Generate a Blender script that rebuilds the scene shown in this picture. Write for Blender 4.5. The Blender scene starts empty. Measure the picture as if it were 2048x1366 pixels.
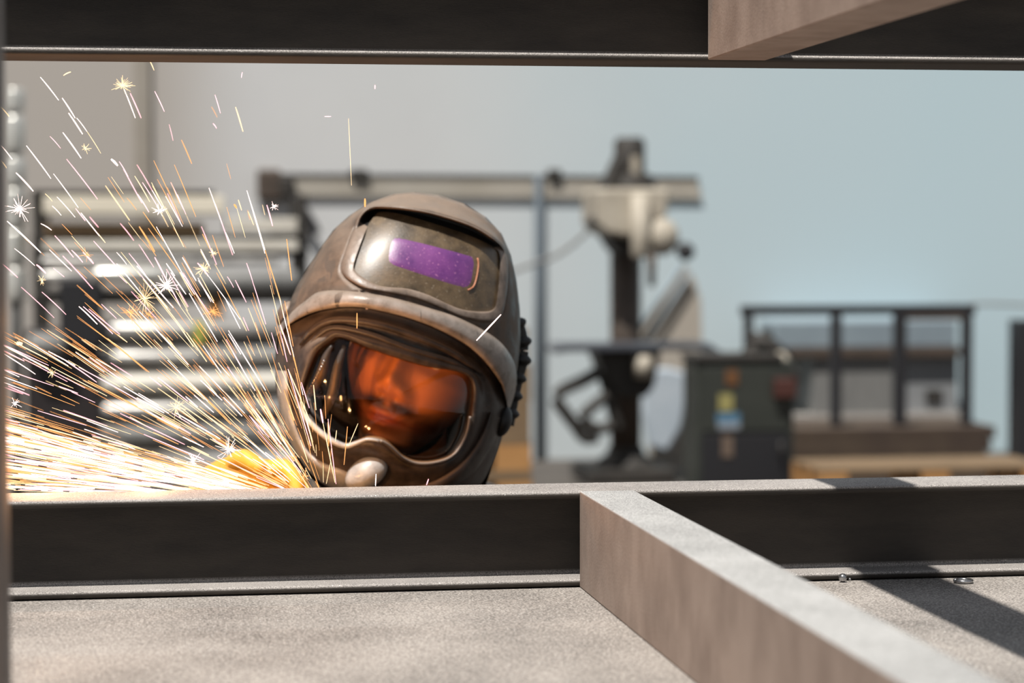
import bpy, bmesh, math, random
import numpy as np
from mathutils import Vector, Matrix

random.seed(7)
S = bpy.context.scene
C = S.collection

# ------------------------------------------------------------------ camera
FPX = 4543.0
dY = Vector((330 - 1024, -(489 - 683), -FPX)).normalized()
dX = Vector((30830 - 1024, -(429 - 683), -FPX)); dX = (dX - dX.dot(dY) * dY).normalized()
dZ = dX.cross(dY)
R3 = Matrix((dX, dY, dZ))                     # rows: camera axes -> world
EYE = Vector((0, 0, 1.35))
cam = bpy.data.cameras.new('camera'); camo = bpy.data.objects.new('camera', cam); C.objects.link(camo)
camo.matrix_world = Matrix.Translation(EYE) @ R3.to_4x4()
cam.sensor_width = 36.0; cam.lens = FPX / 2048 * 36.0
cam.clip_start = 0.02; cam.clip_end = 200
cam.dof.use_dof = True; cam.dof.focus_distance = 2.40; cam.dof.aperture_fstop = 4.5
S.camera = camo

# ------------------------------------------------------------------ world, sun, exposure
W = bpy.data.worlds.new('sky'); S.world = W; W.use_nodes = True
nt = W.node_tree; nt.nodes.clear()
wo = nt.nodes.new('ShaderNodeOutputWorld'); bg = nt.nodes.new('ShaderNodeBackground')
tc = nt.nodes.new('ShaderNodeTexCoord'); sx = nt.nodes.new('ShaderNodeSeparateXYZ'); rp = nt.nodes.new('ShaderNodeValToRGB')
rp.color_ramp.elements[0].position = 0.0; rp.color_ramp.elements[0].color = (0.90, 0.89, 0.88, 1)
rp.color_ramp.elements[1].position = 0.8; rp.color_ramp.elements[1].color = (0.60, 0.68, 0.80, 1)
nt.links.new(tc.outputs['Generated'], sx.inputs[0]); nt.links.new(sx.outputs['Z'], rp.inputs[0])
nt.links.new(rp.outputs[0], bg.inputs[0]); bg.inputs[1].default_value = 0.40
nt.links.new(bg.outputs[0], wo.inputs[0])
SUN = Vector((0.305, 0.40, -1.0)).normalized()
sl = bpy.data.lights.new('sun', 'SUN'); sl.energy = 6.0; sl.angle = math.radians(0.9); sl.color = (1.0, 0.95, 0.88)
so = bpy.data.objects.new('sun', sl); C.objects.link(so); so.rotation_euler = SUN.to_track_quat('-Z', 'Y').to_euler(); so.location = (-3, -4, 9)
S.view_settings.view_transform = 'Standard'; S.view_settings.look = 'None'; S.view_settings.gamma = 1
S.view_settings.exposure = 0.0; S.view_settings.use_curve_mapping = False
S.cycles.use_denoising = True
S.cycles.max_bounces = 6; S.cycles.transparent_max_bounces = 16; S.cycles.caustics_reflective = False; S.cycles.caustics_refractive = False
S.cycles.sample_clamp_indirect = 4.0

# ------------------------------------------------------------------ helpers
def at(px, py, Y):
    """the point at depth Y that projects to pixel (px, py)"""
    d = R3 @ Vector((px - 1024, 683 - py, -FPX))
    return EYE + d * (Y / d.y)

def tag(o, label=None, cat=None, group=None, kind=None):
    if label: o['label'] = label
    if cat: o['category'] = cat
    if group: o['group'] = group
    if kind: o['kind'] = kind
    return o

def empty(name, loc, label=None, cat=None, group=None):
    o = bpy.data.objects.new(name, None); o.empty_display_size = 0.1; C.objects.link(o); o.location = loc
    return tag(o, label, cat, group)

def link_mesh(name, me, mat, parent=None, smooth=False):
    o = bpy.data.objects.new(name, me); C.objects.link(o)
    if mat is not None: me.materials.append(mat)
    if smooth:
        me.polygons.foreach_set('use_smooth', [True] * len(me.polygons))
    if parent is not None:
        o.parent = parent; o.matrix_parent_inverse = Matrix.Translation(-parent.location)
    return o

class MB:
    def __init__(s): s.v = []; s.f = []
    def add(s, vs, fs):
        n = len(s.v); s.v += [tuple(v) for v in vs]; s.f += [tuple(i + n for i in f) for f in fs]; return s
    def box(s, x0, x1, y0, y1, z0, z1, M=None):
        vs = [Vector((x, y, z)) for z in (z0, z1) for y in (y0, y1) for x in (x0, x1)]
        if M: vs = [M @ v for v in vs]
        return s.add(vs, [(0, 2, 3, 1), (4, 5, 7, 6), (0, 1, 5, 4), (2, 6, 7, 3), (0, 4, 6, 2), (1, 3, 7, 5)])
    def prism(s, poly, axis, a, b):
        n = len(poly); f = {'x': lambda p, t: (t, p[0], p[1]), 'y': lambda p, t: (p[0], t, p[1]), 'z': lambda p, t: (p[0], p[1], t)}[axis]
        vs = [f(p, a) for p in poly] + [f(p, b) for p in poly]
        return s.add(vs, [tuple(range(n)), tuple(reversed(range(n, 2 * n)))] + [(i, i + n, (i + 1) % n + n, (i + 1) % n) for i in range(n)])
    def tube(s, pts, r, n=10, cap=True):
        pts = [Vector(p) for p in pts]; rr = r if isinstance(r, (list, tuple)) else [r] * len(pts)
        up = Vector((0, 0, 1)); vs = []; fs = []
        for i, p in enumerate(pts):
            t = (pts[min(i + 1, len(pts) - 1)] - pts[max(i - 1, 0)])
            if t.length < 1e-9: t = Vector((0, 0, 1))
            t.normalize(); a = t.cross(up)
            if a.length < 1e-3: a = t.cross(Vector((1, 0, 0)))
            a.normalize(); b = t.cross(a)
            for k in range(n):
                w = 2 * math.pi * k / n; vs.append(p + (a * math.cos(w) + b * math.sin(w)) * rr[i])
        for i in range(len(pts) - 1):
            for k in range(n):
                k2 = (k + 1) % n; fs.append((i * n + k, i * n + k2, (i + 1) * n + k2, (i + 1) * n + k))
        if cap: fs += [tuple(reversed(range(n))), tuple(range((len(pts) - 1) * n, len(pts) * n))]
        return s.add(vs, fs)
    def lathe(s, prof, n=24, M=None):
        vs = []; fs = []
        for r, z in prof:
            for k in range(n):
                w = 2 * math.pi * k / n; v = Vector((r * math.cos(w), r * math.sin(w), z)); vs.append(M @ v if M else v)
        for i in range(len(prof) - 1):
            for k in range(n):
                k2 = (k + 1) % n; fs.append((i * n + k, i * n + k2, (i + 1) * n + k2, (i + 1) * n + k))
        fs += [tuple(reversed(range(n))), tuple(range((len(prof) - 1) * n, len(prof) * n))]
        return s.add(vs, fs)
    def ball(s, c, rx, ry=None, rz=None, M=None, n=16, m=10):
        ry = ry or rx; rz = rz or rx; vs = []; fs = []
        for i in range(m + 1):
            th = math.pi * i / m
            for k in range(n):
                w = 2 * math.pi * k / n
                v = Vector((rx * math.sin(th) * math.cos(w), ry * math.sin(th) * math.sin(w), rz * math.cos(th)))
                if M: v = M @ v
                vs.append(v + Vector(c))
        for i in range(m):
            for k in range(n):
                k2 = (k + 1) % n; fs.append((i * n + k, (i + 1) * n + k, (i + 1) * n + k2, i * n + k2))
        return s.add(vs, fs)
    def grid(s, rows, closed=False):
        nr = len(rows); nc = len(rows[0]); vs = [p for r in rows for p in r]; fs = []
        for i in range(nr - 1):
            for k in range(nc if closed else nc - 1):
                k2 = (k + 1) % nc; fs.append((i * nc + k, i * nc + k2, (i + 1) * nc + k2, (i + 1) * nc + k))
        return s.add(vs, fs)
    def build(s, name, mat, parent=None, smooth=False, bevel=0, seg=2, recalc=True, merge=False, solid=0, subsurf=0, angle=None):
        me = bpy.data.meshes.new(name); me.from_pydata(s.v, [], s.f)
        if recalc or merge:
            bm = bmesh.new(); bm.from_mesh(me)
            if merge: bmesh.ops.remove_doubles(bm, verts=bm.verts, dist=1e-5)
            bmesh.ops.recalc_face_normals(bm, faces=bm.faces)
            bm.to_mesh(me); bm.free()
        me.update()
        o = link_mesh(name, me, mat, parent, smooth)
        if solid:
            m = o.modifiers.new('thick', 'SOLIDIFY'); m.thickness = solid; m.offset = -1
        if bevel:
            m = o.modifiers.new('bevel', 'BEVEL'); m.width = bevel; m.segments = seg; m.limit_method = 'ANGLE'; m.angle_limit = math.radians(40); m.harden_normals = False
        if subsurf:
            m = o.modifiers.new('sub', 'SUBSURF'); m.levels = subsurf; m.render_levels = subsurf
        if angle: me.set_sharp_from_angle(angle=math.radians(angle))
        return o

def pbox(x0, y0, x1, y1, Y, depth, mb=None):
    """box whose front face spans a rectangle seen at depth Y"""
    a = at(x0, (y0 + y1) / 2, Y); b = at(x1, (y0 + y1) / 2, Y); c = at((x0 + x1) / 2, y0, Y); d = at((x0 + x1) / 2, y1, Y)
    mb = mb or MB()
    return mb.box(a.x, b.x, Y, Y + depth, d.z, c.z)

def mat(name, col, rough=0.6, metal=0.0, col2=None, scale=8.0, stretch=(1, 1, 1), bump=0.0, bscale=60.0, spec=0.5, detail=6.0, lo=0.35, hi=0.65, coat=0.0, rough2=None):
    m = bpy.data.materials.new(name); m.use_nodes = True; t = m.node_tree; b = t.nodes['Principled BSDF']
    b.inputs['Base Color'].default_value = (*col, 1); b.inputs['Roughness'].default_value = rough; b.inputs['Metallic'].default_value = metal
    b.inputs['Specular IOR Level'].default_value = spec; b.inputs['Coat Weight'].default_value = coat
    g = t.nodes.new('ShaderNodeTexCoord'); mp = t.nodes.new('ShaderNodeMapping'); t.links.new(g.outputs['Object'], mp.inputs[0]); mp.inputs['Scale'].default_value = stretch
    if col2 is not None:
        n = t.nodes.new('ShaderNodeTexNoise'); n.inputs['Scale'].default_value = scale; n.inputs['Detail'].default_value = detail; n.inputs['Roughness'].default_value = 0.6
        r = t.nodes.new('ShaderNodeValToRGB'); r.color_ramp.elements[0].position = lo; r.color_ramp.elements[1].position = hi
        r.color_ramp.elements[0].color = (*col, 1); r.color_ramp.elements[1].color = (*col2, 1)
        t.links.new(mp.outputs[0], n.inputs['Vector']); t.links.new(n.outputs['Fac'], r.inputs[0]); t.links.new(r.outputs[0], b.inputs['Base Color'])
        if rough2 is not None:
            mr = t.nodes.new('ShaderNodeMapRange'); mr.inputs['From Min'].default_value = lo; mr.inputs['From Max'].default_value = hi
            mr.inputs['To Min'].default_value = rough; mr.inputs['To Max'].default_value = rough2
            t.links.new(n.outputs['Fac'], mr.inputs[0]); t.links.new(mr.outputs[0], b.inputs['Roughness'])
    if bump:
        n2 = t.nodes.new('ShaderNodeTexNoise'); n2.inputs['Scale'].default_value = bscale; n2.inputs['Detail'].default_value = 4
        bp = t.nodes.new('ShaderNodeBump'); bp.inputs['Strength'].default_value = bump; bp.inputs['Distance'].default_value = 0.002
        t.links.new(mp.outputs[0], n2.inputs['Vector']); t.links.new(n2.outputs['Fac'], bp.inputs['Height']); t.links.new(bp.outputs[0], b.inputs['Normal'])
    return m

def dusty(name, col, dust, rough=0.5, col2=None, scale=10, stretch=(1, 1, 1), speck=900.0, dustrough=0.75, spark=0.0, metal=0.0):
    """steel whose upward faces carry a coat of grinding dust and grit"""
    m = mat(name, col, rough, metal, col2, scale, stretch, bump=0.25, bscale=500)
    t = m.node_tree; b = t.nodes['Principled BSDF']
    src = b.inputs['Base Color'].links[0].from_socket if b.inputs['Base Color'].links else None
    g = t.nodes.new('ShaderNodeNewGeometry'); s = t.nodes.new('ShaderNodeSeparateXYZ'); t.links.new(g.outputs['Normal'], s.inputs[0])
    mr = t.nodes.new('ShaderNodeMapRange'); mr.inputs['From Min'].default_value = 0.12; mr.inputs['From Max'].default_value = 0.6; t.links.new(s.outputs['Z'], mr.inputs[0])
    oc = t.nodes.new('ShaderNodeTexCoord')
    n = t.nodes.new('ShaderNodeTexNoise'); n.inputs['Scale'].default_value = speck; n.inputs['Detail'].default_value = 2; t.links.new(oc.outputs['Object'], n.inputs['Vector'])
    n2 = t.nodes.new('ShaderNodeTexNoise'); n2.inputs['Scale'].default_value = 7; n2.inputs['Detail'].default_value = 8; t.links.new(oc.outputs['Object'], n2.inputs['Vector'])
    ad = t.nodes.new('ShaderNodeMath'); ad.operation = 'MULTIPLY_ADD'; ad.inputs[1].default_value = 0.35
    t.links.new(n2.outputs['Fac'], ad.inputs[0]); t.links.new(n.outputs['Fac'], ad.inputs[2])
    r = t.nodes.new('ShaderNodeValToRGB'); r.color_ramp.elements[0].position = 0.46; r.color_ramp.elements[1].position = 0.9
    r.color_ramp.elements[0].color = (*[c * 0.30 for c in dust], 1); r.color_ramp.elements[1].color = (*[min(1, c * 1.75) for c in dust], 1)
    t.links.new(ad.outputs[0], r.inputs[0])
    mx = t.nodes.new('ShaderNodeMix'); mx.data_type = 'RGBA'; t.links.new(mr.outputs[0], mx.inputs['Factor'])
    if src: t.links.new(src, mx.inputs['A'])
    else: mx.inputs['A'].default_value = (*col, 1)
    t.links.new(r.outputs[0], mx.inputs['B'])
    out = mx.outputs['Result']
    if spark:
        v = t.nodes.new('ShaderNodeTexVoronoi'); v.inputs['Scale'].default_value = 420; t.links.new(oc.outputs['Object'], v.inputs['Vector'])
        sc = t.nodes.new('ShaderNodeSeparateColor'); t.links.new(v.outputs['Color'], sc.inputs[0])
        gt = t.nodes.new('ShaderNodeMath'); gt.operation = 'GREATER_THAN'; gt.inputs[1].default_value = 1 - spark; t.links.new(sc.outputs[0], gt.inputs[0])
        lt = t.nodes.new('ShaderNodeMath'); lt.operation = 'LESS_THAN'; lt.inputs[1].default_value = 0.26; t.links.new(v.outputs['Distance'], lt.inputs[0])
        ml = t.nodes.new('ShaderNodeMath'); ml.operation = 'MULTIPLY'; t.links.new(gt.outputs[0], ml.inputs[0]); t.links.new(lt.outputs[0], ml.inputs[1])
        ml2 = t.nodes.new('ShaderNodeMath'); ml2.operation = 'MULTIPLY'; t.links.new(ml.outputs[0], ml2.inputs[0]); t.links.new(mr.outputs[0], ml2.inputs[1])
        m2 = t.nodes.new('ShaderNodeMix'); m2.data_type = 'RGBA'; t.links.new(ml2.outputs[0], m2.inputs['Factor']); t.links.new(out, m2.inputs['A']); m2.inputs['B'].default_value = (0.8, 0.78, 0.75, 1)
        out = m2.outputs['Result']
        # bright flecks are bare metal glints: smoother
        mr2 = t.nodes.new('ShaderNodeMapRange'); mr2.inputs['To Min'].default_value = dustrough; mr2.inputs['To Max'].default_value = 0.3; t.links.new(ml2.outputs[0], mr2.inputs[0])
        t.links.new(mr2.outputs[0], b.inputs['Roughness'])
    t.links.new(out, b.inputs['Base Color'])
    return m

def emit(name, col, strength):
    m = bpy.data.materials.new(name); m.use_nodes = True; t = m.node_tree; t.nodes.clear()
    e = t.nodes.new('ShaderNodeEmission'); o = t.nodes.new('ShaderNodeOutputMaterial'); e.inputs[0].default_value = (*col, 1); e.inputs[1].default_value = strength
    t.links.new(e.outputs[0], o.inputs[0]); m.cycles.emission_sampling = 'NONE'
    return m

# ------------------------------------------------------------------ materials
M_beam = dusty('dark_mill_scale_steel', (0.018, 0.015, 0.013), (0.30, 0.28, 0.265), 0.6, (0.046, 0.038, 0.031), 9, (0.5, 1, 2), spark=0.03)
M_bar = dusty('brown_steel_tube', (0.22, 0.165, 0.135), (0.36, 0.36, 0.355), 0.5, (0.31, 0.24, 0.20), 20, (1, 1, 0.7), spark=0.03)
M_plate = dusty('gritty_steel_plate', (0.2, 0.19, 0.18), (0.285, 0.26, 0.238), 0.7, (0.25, 0.24, 0.23), 5, speck=420.0, spark=0.2)
M_post = mat('post_steel', (0.075, 0.06, 0.052), 0.5, 0, (0.11, 0.09, 0.08), 10)
M_weld = mat('weld_metal', (0.45, 0.45, 0.46), 0.25, 0.9, (0.3, 0.3, 0.31), 200)

def wall_mat():
    m = mat('painted_wall', (0.57, 0.575, 0.58), 0.85, 0, (0.62, 0.625, 0.63), 0.6, bump=0.1, bscale=30)
    t = m.node_tree; b = t.nodes['Principled BSDF']; src = b.inputs['Base Color'].links[0].from_socket
    tc = t.nodes.new('ShaderNodeTexCoord'); s = t.nodes.new('ShaderNodeSeparateXYZ'); t.links.new(tc.outputs['Object'], s.inputs[0])
    # cooler light towards the right, put into the wall colour with a soft noisy edge
    n = t.nodes.new('ShaderNodeTexNoise'); n.inputs['Scale'].default_value = 0.5; t.links.new(tc.outputs['Object'], n.inputs['Vector'])
    a = t.nodes.new('ShaderNodeMath'); a.operation = 'MULTIPLY_ADD'; a.inputs[1].default_value = 2.4; t.links.new(n.outputs['Fac'], a.inputs[0]); t.links.new(s.outputs['X'], a.inputs[2])
    mr = t.nodes.new('ShaderNodeMapRange'); mr.inputs['From Min'].default_value = 1.6; mr.inputs['From Max'].default_value = 6.2; mr.interpolation_type = 'SMOOTHSTEP'; t.links.new(a.outputs[0], mr.inputs[0])
    mx = t.nodes.new('ShaderNodeMix'); mx.data_type = 'RGBA'; t.links.new(mr.outputs[0], mx.inputs['Factor']); t.links.new(src, mx.inputs['A']); mx.inputs['B'].default_value = (0.47, 0.60, 0.66, 1)
    # tan-grey from the conduit leftwards; the warm, dimmer light is put into the colour
    m4 = t.nodes.new('ShaderNodeMapRange'); m4.inputs['From Min'].default_value = -0.15; m4.inputs['From Max'].default_value = 0.6; m4.interpolation_type = 'SMOOTHSTEP'; t.links.new(s.outputs['X'], m4.inputs[0])
    m5 = t.nodes.new('ShaderNodeMix'); m5.data_type = 'RGBA'; t.links.new(m4.outputs[0], m5.inputs['Factor']); m5.inputs['A'].default_value = (0.42, 0.39, 0.36, 1); t.links.new(mx.outputs['Result'], m5.inputs['B'])
    t.links.new(m5.outputs['Result'], b.inputs['Base Color'])
    return m
M_wall = wall_mat()
M_floor = mat('worn_concrete_floor', (0.055, 0.048, 0.042), 0.8, 0, (0.085, 0.075, 0.066), 1.5, bump=0.2, bscale=20)
M_conduit = mat('tan_conduit', (0.30, 0.27, 0.23), 0.7, 0, (0.34, 0.31, 0.27), 3)

# ------------------------------------------------------------------ setting
o = MB().box(-9, 15, -6, 14.0, -0.2, 0).build('floor', M_floor); tag(o, kind='structure')
o = MB().box(-9, 15, 14.0, 14.3, -0.2, 6.5).build('wall_back', M_wall); tag(o, kind='structure')
a, b = at(268, 250, 13.9), at(302, 250, 13.9)
o = MB().box(a.x, b.x, 13.97, 14.0, 0, 5).build('trim_1', M_conduit, bevel=0.01); tag(o, kind='structure')

# ------------------------------------------------------------------ welding table and steel frame
ZB, ZT, Y0 = 0.989, 1.0895, 2.345          # beam bottom, beam top, front flange plane
tb = empty('welding_table', (0.6, 1.6, 0), 'steel welding table covered in grey metal grit under the frame', 'table')
MB().box(-0.55, 1.75, 0.72, 2.45, ZB - 0.014, ZB - 0.0015).build('table_top', M_plate, tb, bevel=0.002)
for x in (-0.5, 1.64):
    for y in (0.78, 2.33):
        MB().box(x, x + 0.06, y, y + 0.06, 0, ZB - 0.014).build('leg', M_post, tb, bevel=0.004)
for y in (0.79, 2.34):
    MB().box(-0.44, 1.64, y, y + 0.04, ZB - 0.10, ZB - 0.014).build('apron', M_post, tb)

fr = empty('steel_framework', (0.5, Y0, ZB), 'open frame of dark steel beams and square tube being welded on the table', 'frame')
def beam_profile(y0, z0, H=0.1005, B=0.086, tf=0.0075, tw=0.007):
    r = 0.0034; ym = y0 + B / 2; P = []
    def arc(cy, cz, a0, a1, rr=r, n=4):
        for i in range(n + 1):
            w = math.radians(a0 + (a1 - a0) * i / n); P.append((cy + rr * math.cos(w), cz + rr * math.sin(w)))
    arc(y0 + r, z0 + r, 270, 180); arc(y0 + r, z0 + tf - r, 180, 90)
    arc(ym - tw / 2 - .006, z0 + tf + .006, 270, 360, .006); arc(ym - tw / 2 - .006, z0 + H - tf - .006, 0, 90, .006)
    arc(y0 + r, z0 + H - tf + r, 270, 180); arc(y0 + r, z0 + H - r, 180, 90)
    arc(y0 + B - r, z0 + H - r, 90, 0); arc(y0 + B - r, z0 + H - tf + r, 0, -90)
    arc(ym + tw / 2 + .006, z0 + H - tf - .006, 90, 180, .006); arc(ym + tw / 2 + .006, z0 + tf + .006, 180, 270, .006)
    arc(y0 + B - r, z0 + tf - r, 90, 0); arc(y0 + B - r, z0 + r, 0, -90)
    return P
ZU = 1.5415
for z in (ZB, ZU):
    o = MB().prism(beam_profile(Y0, z), 'x', -0.42, 1.55).build('beam', M_beam, fr, smooth=True, angle=35)
    o['label'] = 'lower dark steel beam' if z == ZB else 'upper dark steel beam'
o = MB().box(0.4296, 0.4880, 0.80, Y0 + 0.001, ZB - 0.001, ZT).build('cross_bar', M_bar, fr, bevel=0.0012); o['label'] = 'lower brown steel cross bar'
o = MB().box(0.5672, 0.6300, 0.80, Y0 + 0.001, ZU + .0018, ZU + 0.102).build('cross_bar', M_bar, fr, bevel=0.0012); o['label'] = 'upper brown steel cross bar'
# post at the left end, welded to the beams
px_ = at(2, 600, 1.50).x
MB().box(px_ - 0.06, px_, 1.50, 1.56, ZB - 0.001, ZU + 0.10).build('post', M_post, fr, bevel=0.003)
for x in (-0.42, 1.47):
    MB().box(x, x + 0.08, Y0 + 0.003, Y0 + 0.083, ZT - 0.0005, ZU + 0.0005).build('post', M_post, fr, bevel=0.003)
# fillet welds along the joints
def weld(p0, p1, r, name='weld_seam'):
    p0 = Vector(p0); p1 = Vector(p1); n = max(4, int((p1 - p0).length / 0.0025)); pts = []; rr = []
    for i in range(n * 2 + 1):
        pts.append(p0.lerp(p1, i / (n * 2))); rr.append(r * (1.0 if i % 2 else 0.8))
    MB().tube(pts, rr, 6).build(name, M_beam, fr, smooth=True)
weld((0.432, Y0 + .0005, ZT - 0.0012), (0.486, Y0 + .0005, ZT - 0.0012), 0.0012)
p = at(1686, 1158, 2.335)
o = MB().ball((p.x, 2.336, ZB + 0.0036), 0.0046, n=14, m=8).build('weld_spatter', M_weld, smooth=True); tag(o, 'round silver weld spatter ball resting by the lower beam right of the cross bar', 'spatter')
o = MB().ball((p.x + 0.0085, 2.338, ZB + 0.0015), 0.0014, n=10, m=6).build('weld_spatter', M_weld, smooth=True); tag(o, 'pinhead sized silver spatter grain just right of the silver ball', 'spatter')
p = at(1927, 1163, 2.31)
mb = MB(); rg = [(p.x + 0.0085 * math.cos(w), 2.31 + 0.0085 * math.sin(w), ZB + 0.001) for w in [2 * math.pi * i / 20 for i in range(21)]]
mb.tube(rg, 0.0021, 8, cap=False); mb.ball((p.x - .009, 2.31, ZB + .0015), .0026, n=8, m=5)
o = mb.build('weld_spatter', M_weld, smooth=True); tag(o, 'flattened ring of cooled spatter on the grit at far right', 'spatter')

# ------------------------------------------------------------------ helmet
YH = 2.80
OUT = [(549, 745), (551, 700), (556, 655), (575, 615), (590, 580), (612, 540), (640, 497), (668, 458), (700, 430), (740, 405), (788, 388), (830, 384), (880, 391), (930, 408), (972, 434), (1003, 467), (1022, 510), (1033, 560), (1040, 620), (1041, 680), (1035, 740), (1024, 800), (1012, 850), (998, 900), (980, 950), (960, 1000), (925, 1035), (860, 1050), (780, 1045), (705, 1010), (645, 980), (602, 930), (574, 870), (558, 812), (551, 780)]
POLE = (745, 725); RD = 0.135
def spline(P, closed, n=8):
    P = [np.array(p, float) for p in P]; L = len(P); out = []
    for i in range(L if closed else L - 1):
        p0 = P[(i - 1) % L] if closed or i > 0 else P[0]; p1 = P[i]; p2 = P[(i + 1) % L]; p3 = P[(i + 2) % L] if closed or i + 2 < L else P[-1]
        for k in range(n):
            t = k / n; out.append(0.5 * ((2 * p1) + (-p0 + p2) * t + (2 * p0 - 5 * p1 + 4 * p2 - p3) * t * t + (-p0 + 3 * p1 - 3 * p2 + p3) * t ** 3))
    if not closed: out.append(P[-1])
    return np.array(out)
def radii(poly, c, N):
    """distance from c to a closed polygon along N directions"""
    P = poly - np.array(c); Q = np.roll(P, -1, axis=0); E = Q - P; out = []
    for k in range(N):
        w = 2 * math.pi * k / N; d = np.array([math.cos(w), math.sin(w)])
        den = d[0] * E[:, 1] - d[1] * E[:, 0]; den = np.where(abs(den) < 1e-12, 1e-12, den)
        t = (P[:, 0] * E[:, 1] - P[:, 1] * E[:, 0]) / den; u = (P[:, 0] * d[1] - P[:, 1] * d[0]) / den
        ok = (t > 0) & (u >= -1e-6) & (u <= 1 + 1e-6); out.append(t[ok].max() if ok.any() else 1)
    return np.array(out)
NR = 720
_ro = radii(spline(OUT, True), POLE, NR)
def D0(x, y):
    dx, dy = x - POLE[0], y - POLE[1]; r = math.hypot(dx, dy)
    if r < 1e-6: return RD
    k = (math.atan2(dy, dx) % (2 * math.pi)) / (2 * math.pi) * NR; i = int(k) % NR; f = k - int(k)
    ro = _ro[i] * (1 - f) + _ro[(i + 1) % NR] * f; q = min(1.0, r / ro)
    return RD * math.sqrt(max(0.0, 1 - q ** 2.3))
def HP(x, y, off=0.0): return at(x, y, YH - D0(x, y) - off)
def loops(polys, c, N):
    """matched closed loops as arrays (N,2)"""
    res = []
    for P in polys:
        r = radii(spline(P, True), c, N); w = np.arange(N) * 2 * math.pi / N
        res.append(np.stack([c[0] + r * np.cos(w), c[1] + r * np.sin(w)], 1))
    return res
def rsmp(P, n):
    Q = spline(P, False, 10); d = np.concatenate([[0], np.cumsum(np.linalg.norm(np.diff(Q, axis=0), axis=1))]); t = np.linspace(0, d[-1], n)
    return np.stack([np.interp(t, d, Q[:, 0]), np.interp(t, d, Q[:, 1])], 1)

def helmet_mat(name, c1, c2, rough, scuff=0.5, bumps=0.25, dust=True, metal=0.0):
    m = mat(name, c1, rough, metal, c2, 48, (1, 1, 1), bump=bumps, bscale=140, rough2=min(1, rough + 0.22), lo=0.38, hi=0.62)
    t = m.node_tree; b = t.nodes['Principled BSDF']; src = b.inputs['Base Color'].links[0].from_socket
    tcn = t.nodes.new('ShaderNodeTexCoord'); n = t.nodes.new('ShaderNodeTexNoise'); n.inputs['Scale'].default_value = 34; n.inputs['Detail'].default_value = 3; n.inputs['Distortion'].default_value = 0.6
    mp = t.nodes.new('ShaderNodeMapping'); mp.inputs['Scale'].default_value = (1.5, 1, 0.6); mp.inputs['Rotation'].default_value = (0, 0.5, 0)
    t.links.new(tcn.outputs['Object'], mp.inputs[0]); t.links.new(mp.outputs[0], n.inputs['Vector'])
    mr = t.nodes.new('ShaderNodeMapRange'); mr.inputs['From Min'].default_value = 0.62; mr.inputs['From Max'].default_value = 0.66; mr.inputs['To Max'].default_value = scuff; t.links.new(n.outputs['Fac'], mr.inputs[0])
    mx = t.nodes.new('ShaderNodeMix'); mx.data_type = 'RGBA'; t.links.new(mr.outputs[0], mx.inputs['Factor']); t.links.new(src, mx.inputs['A']); mx.inputs['B'].default_value = (0.02, 0.018, 0.018, 1)
    out = mx.outputs['Result']
    if dust:
        g = t.nodes.new('ShaderNodeNewGeometry'); s = t.nodes.new('ShaderNodeSeparateXYZ'); t.links.new(g.outputs['Normal'], s.inputs[0])
        m3 = t.nodes.new('ShaderNodeMapRange'); m3.inputs['From Min'].default_value = 0.25; m3.inputs['From Max'].default_value = 0.95; m3.inputs['To Max'].default_value = 0.75; t.links.new(s.outputs['Z'], m3.inputs[0])
        m2 = t.nodes.new('ShaderNodeMix'); m2.data_type = 'RGBA'; t.links.new(m3.outputs[0], m2.inputs['Factor']); t.links.new(out, m2.inputs['A']); m2.inputs['B'].default_value = (0.31, 0.235, 0.18, 1)
        out = m2.outputs['Result']
    t.links.new(out, b.inputs['Base Color'])
    return m
M_shell = helmet_mat('dusty_brown_helmet', (0.036, 0.023, 0.015), (0.105, 0.068, 0.045), 0.36, 0.85)
M_bezel = helmet_mat('worn_bezel', (0.095, 0.072, 0.057), (0.19, 0.15, 0.125), 0.30, 0.4)
M_brow = helmet_mat('worn_brow', (0.18, 0.155, 0.135), (0.30, 0.26, 0.235), 0.25, 0.8)
M_mask = helmet_mat('brown_mask', (0.026, 0.019, 0.015), (0.06, 0.043, 0.034), 0.32, 0.4)
M_rim = helmet_mat('silver_grey_rim', (0.27, 0.275, 0.28), (0.40, 0.40, 0.40), 0.24, 0.3, dust=False)
M_black = mat('hood_shade_black', (0.012, 0.012, 0.012), 0.5, 0, (0.022, 0.021, 0.02), 30)
M_cloth = mat('dark_cloth', (0.018, 0.016, 0.016), 0.9, 0, (0.035, 0.03, 0.03), 30, bump=0.5, bscale=300)
M_seal = mat('face_seal', (0.02, 0.019, 0.02), 0.45, 0, (0.05, 0.048, 0.05), 20)

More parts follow.
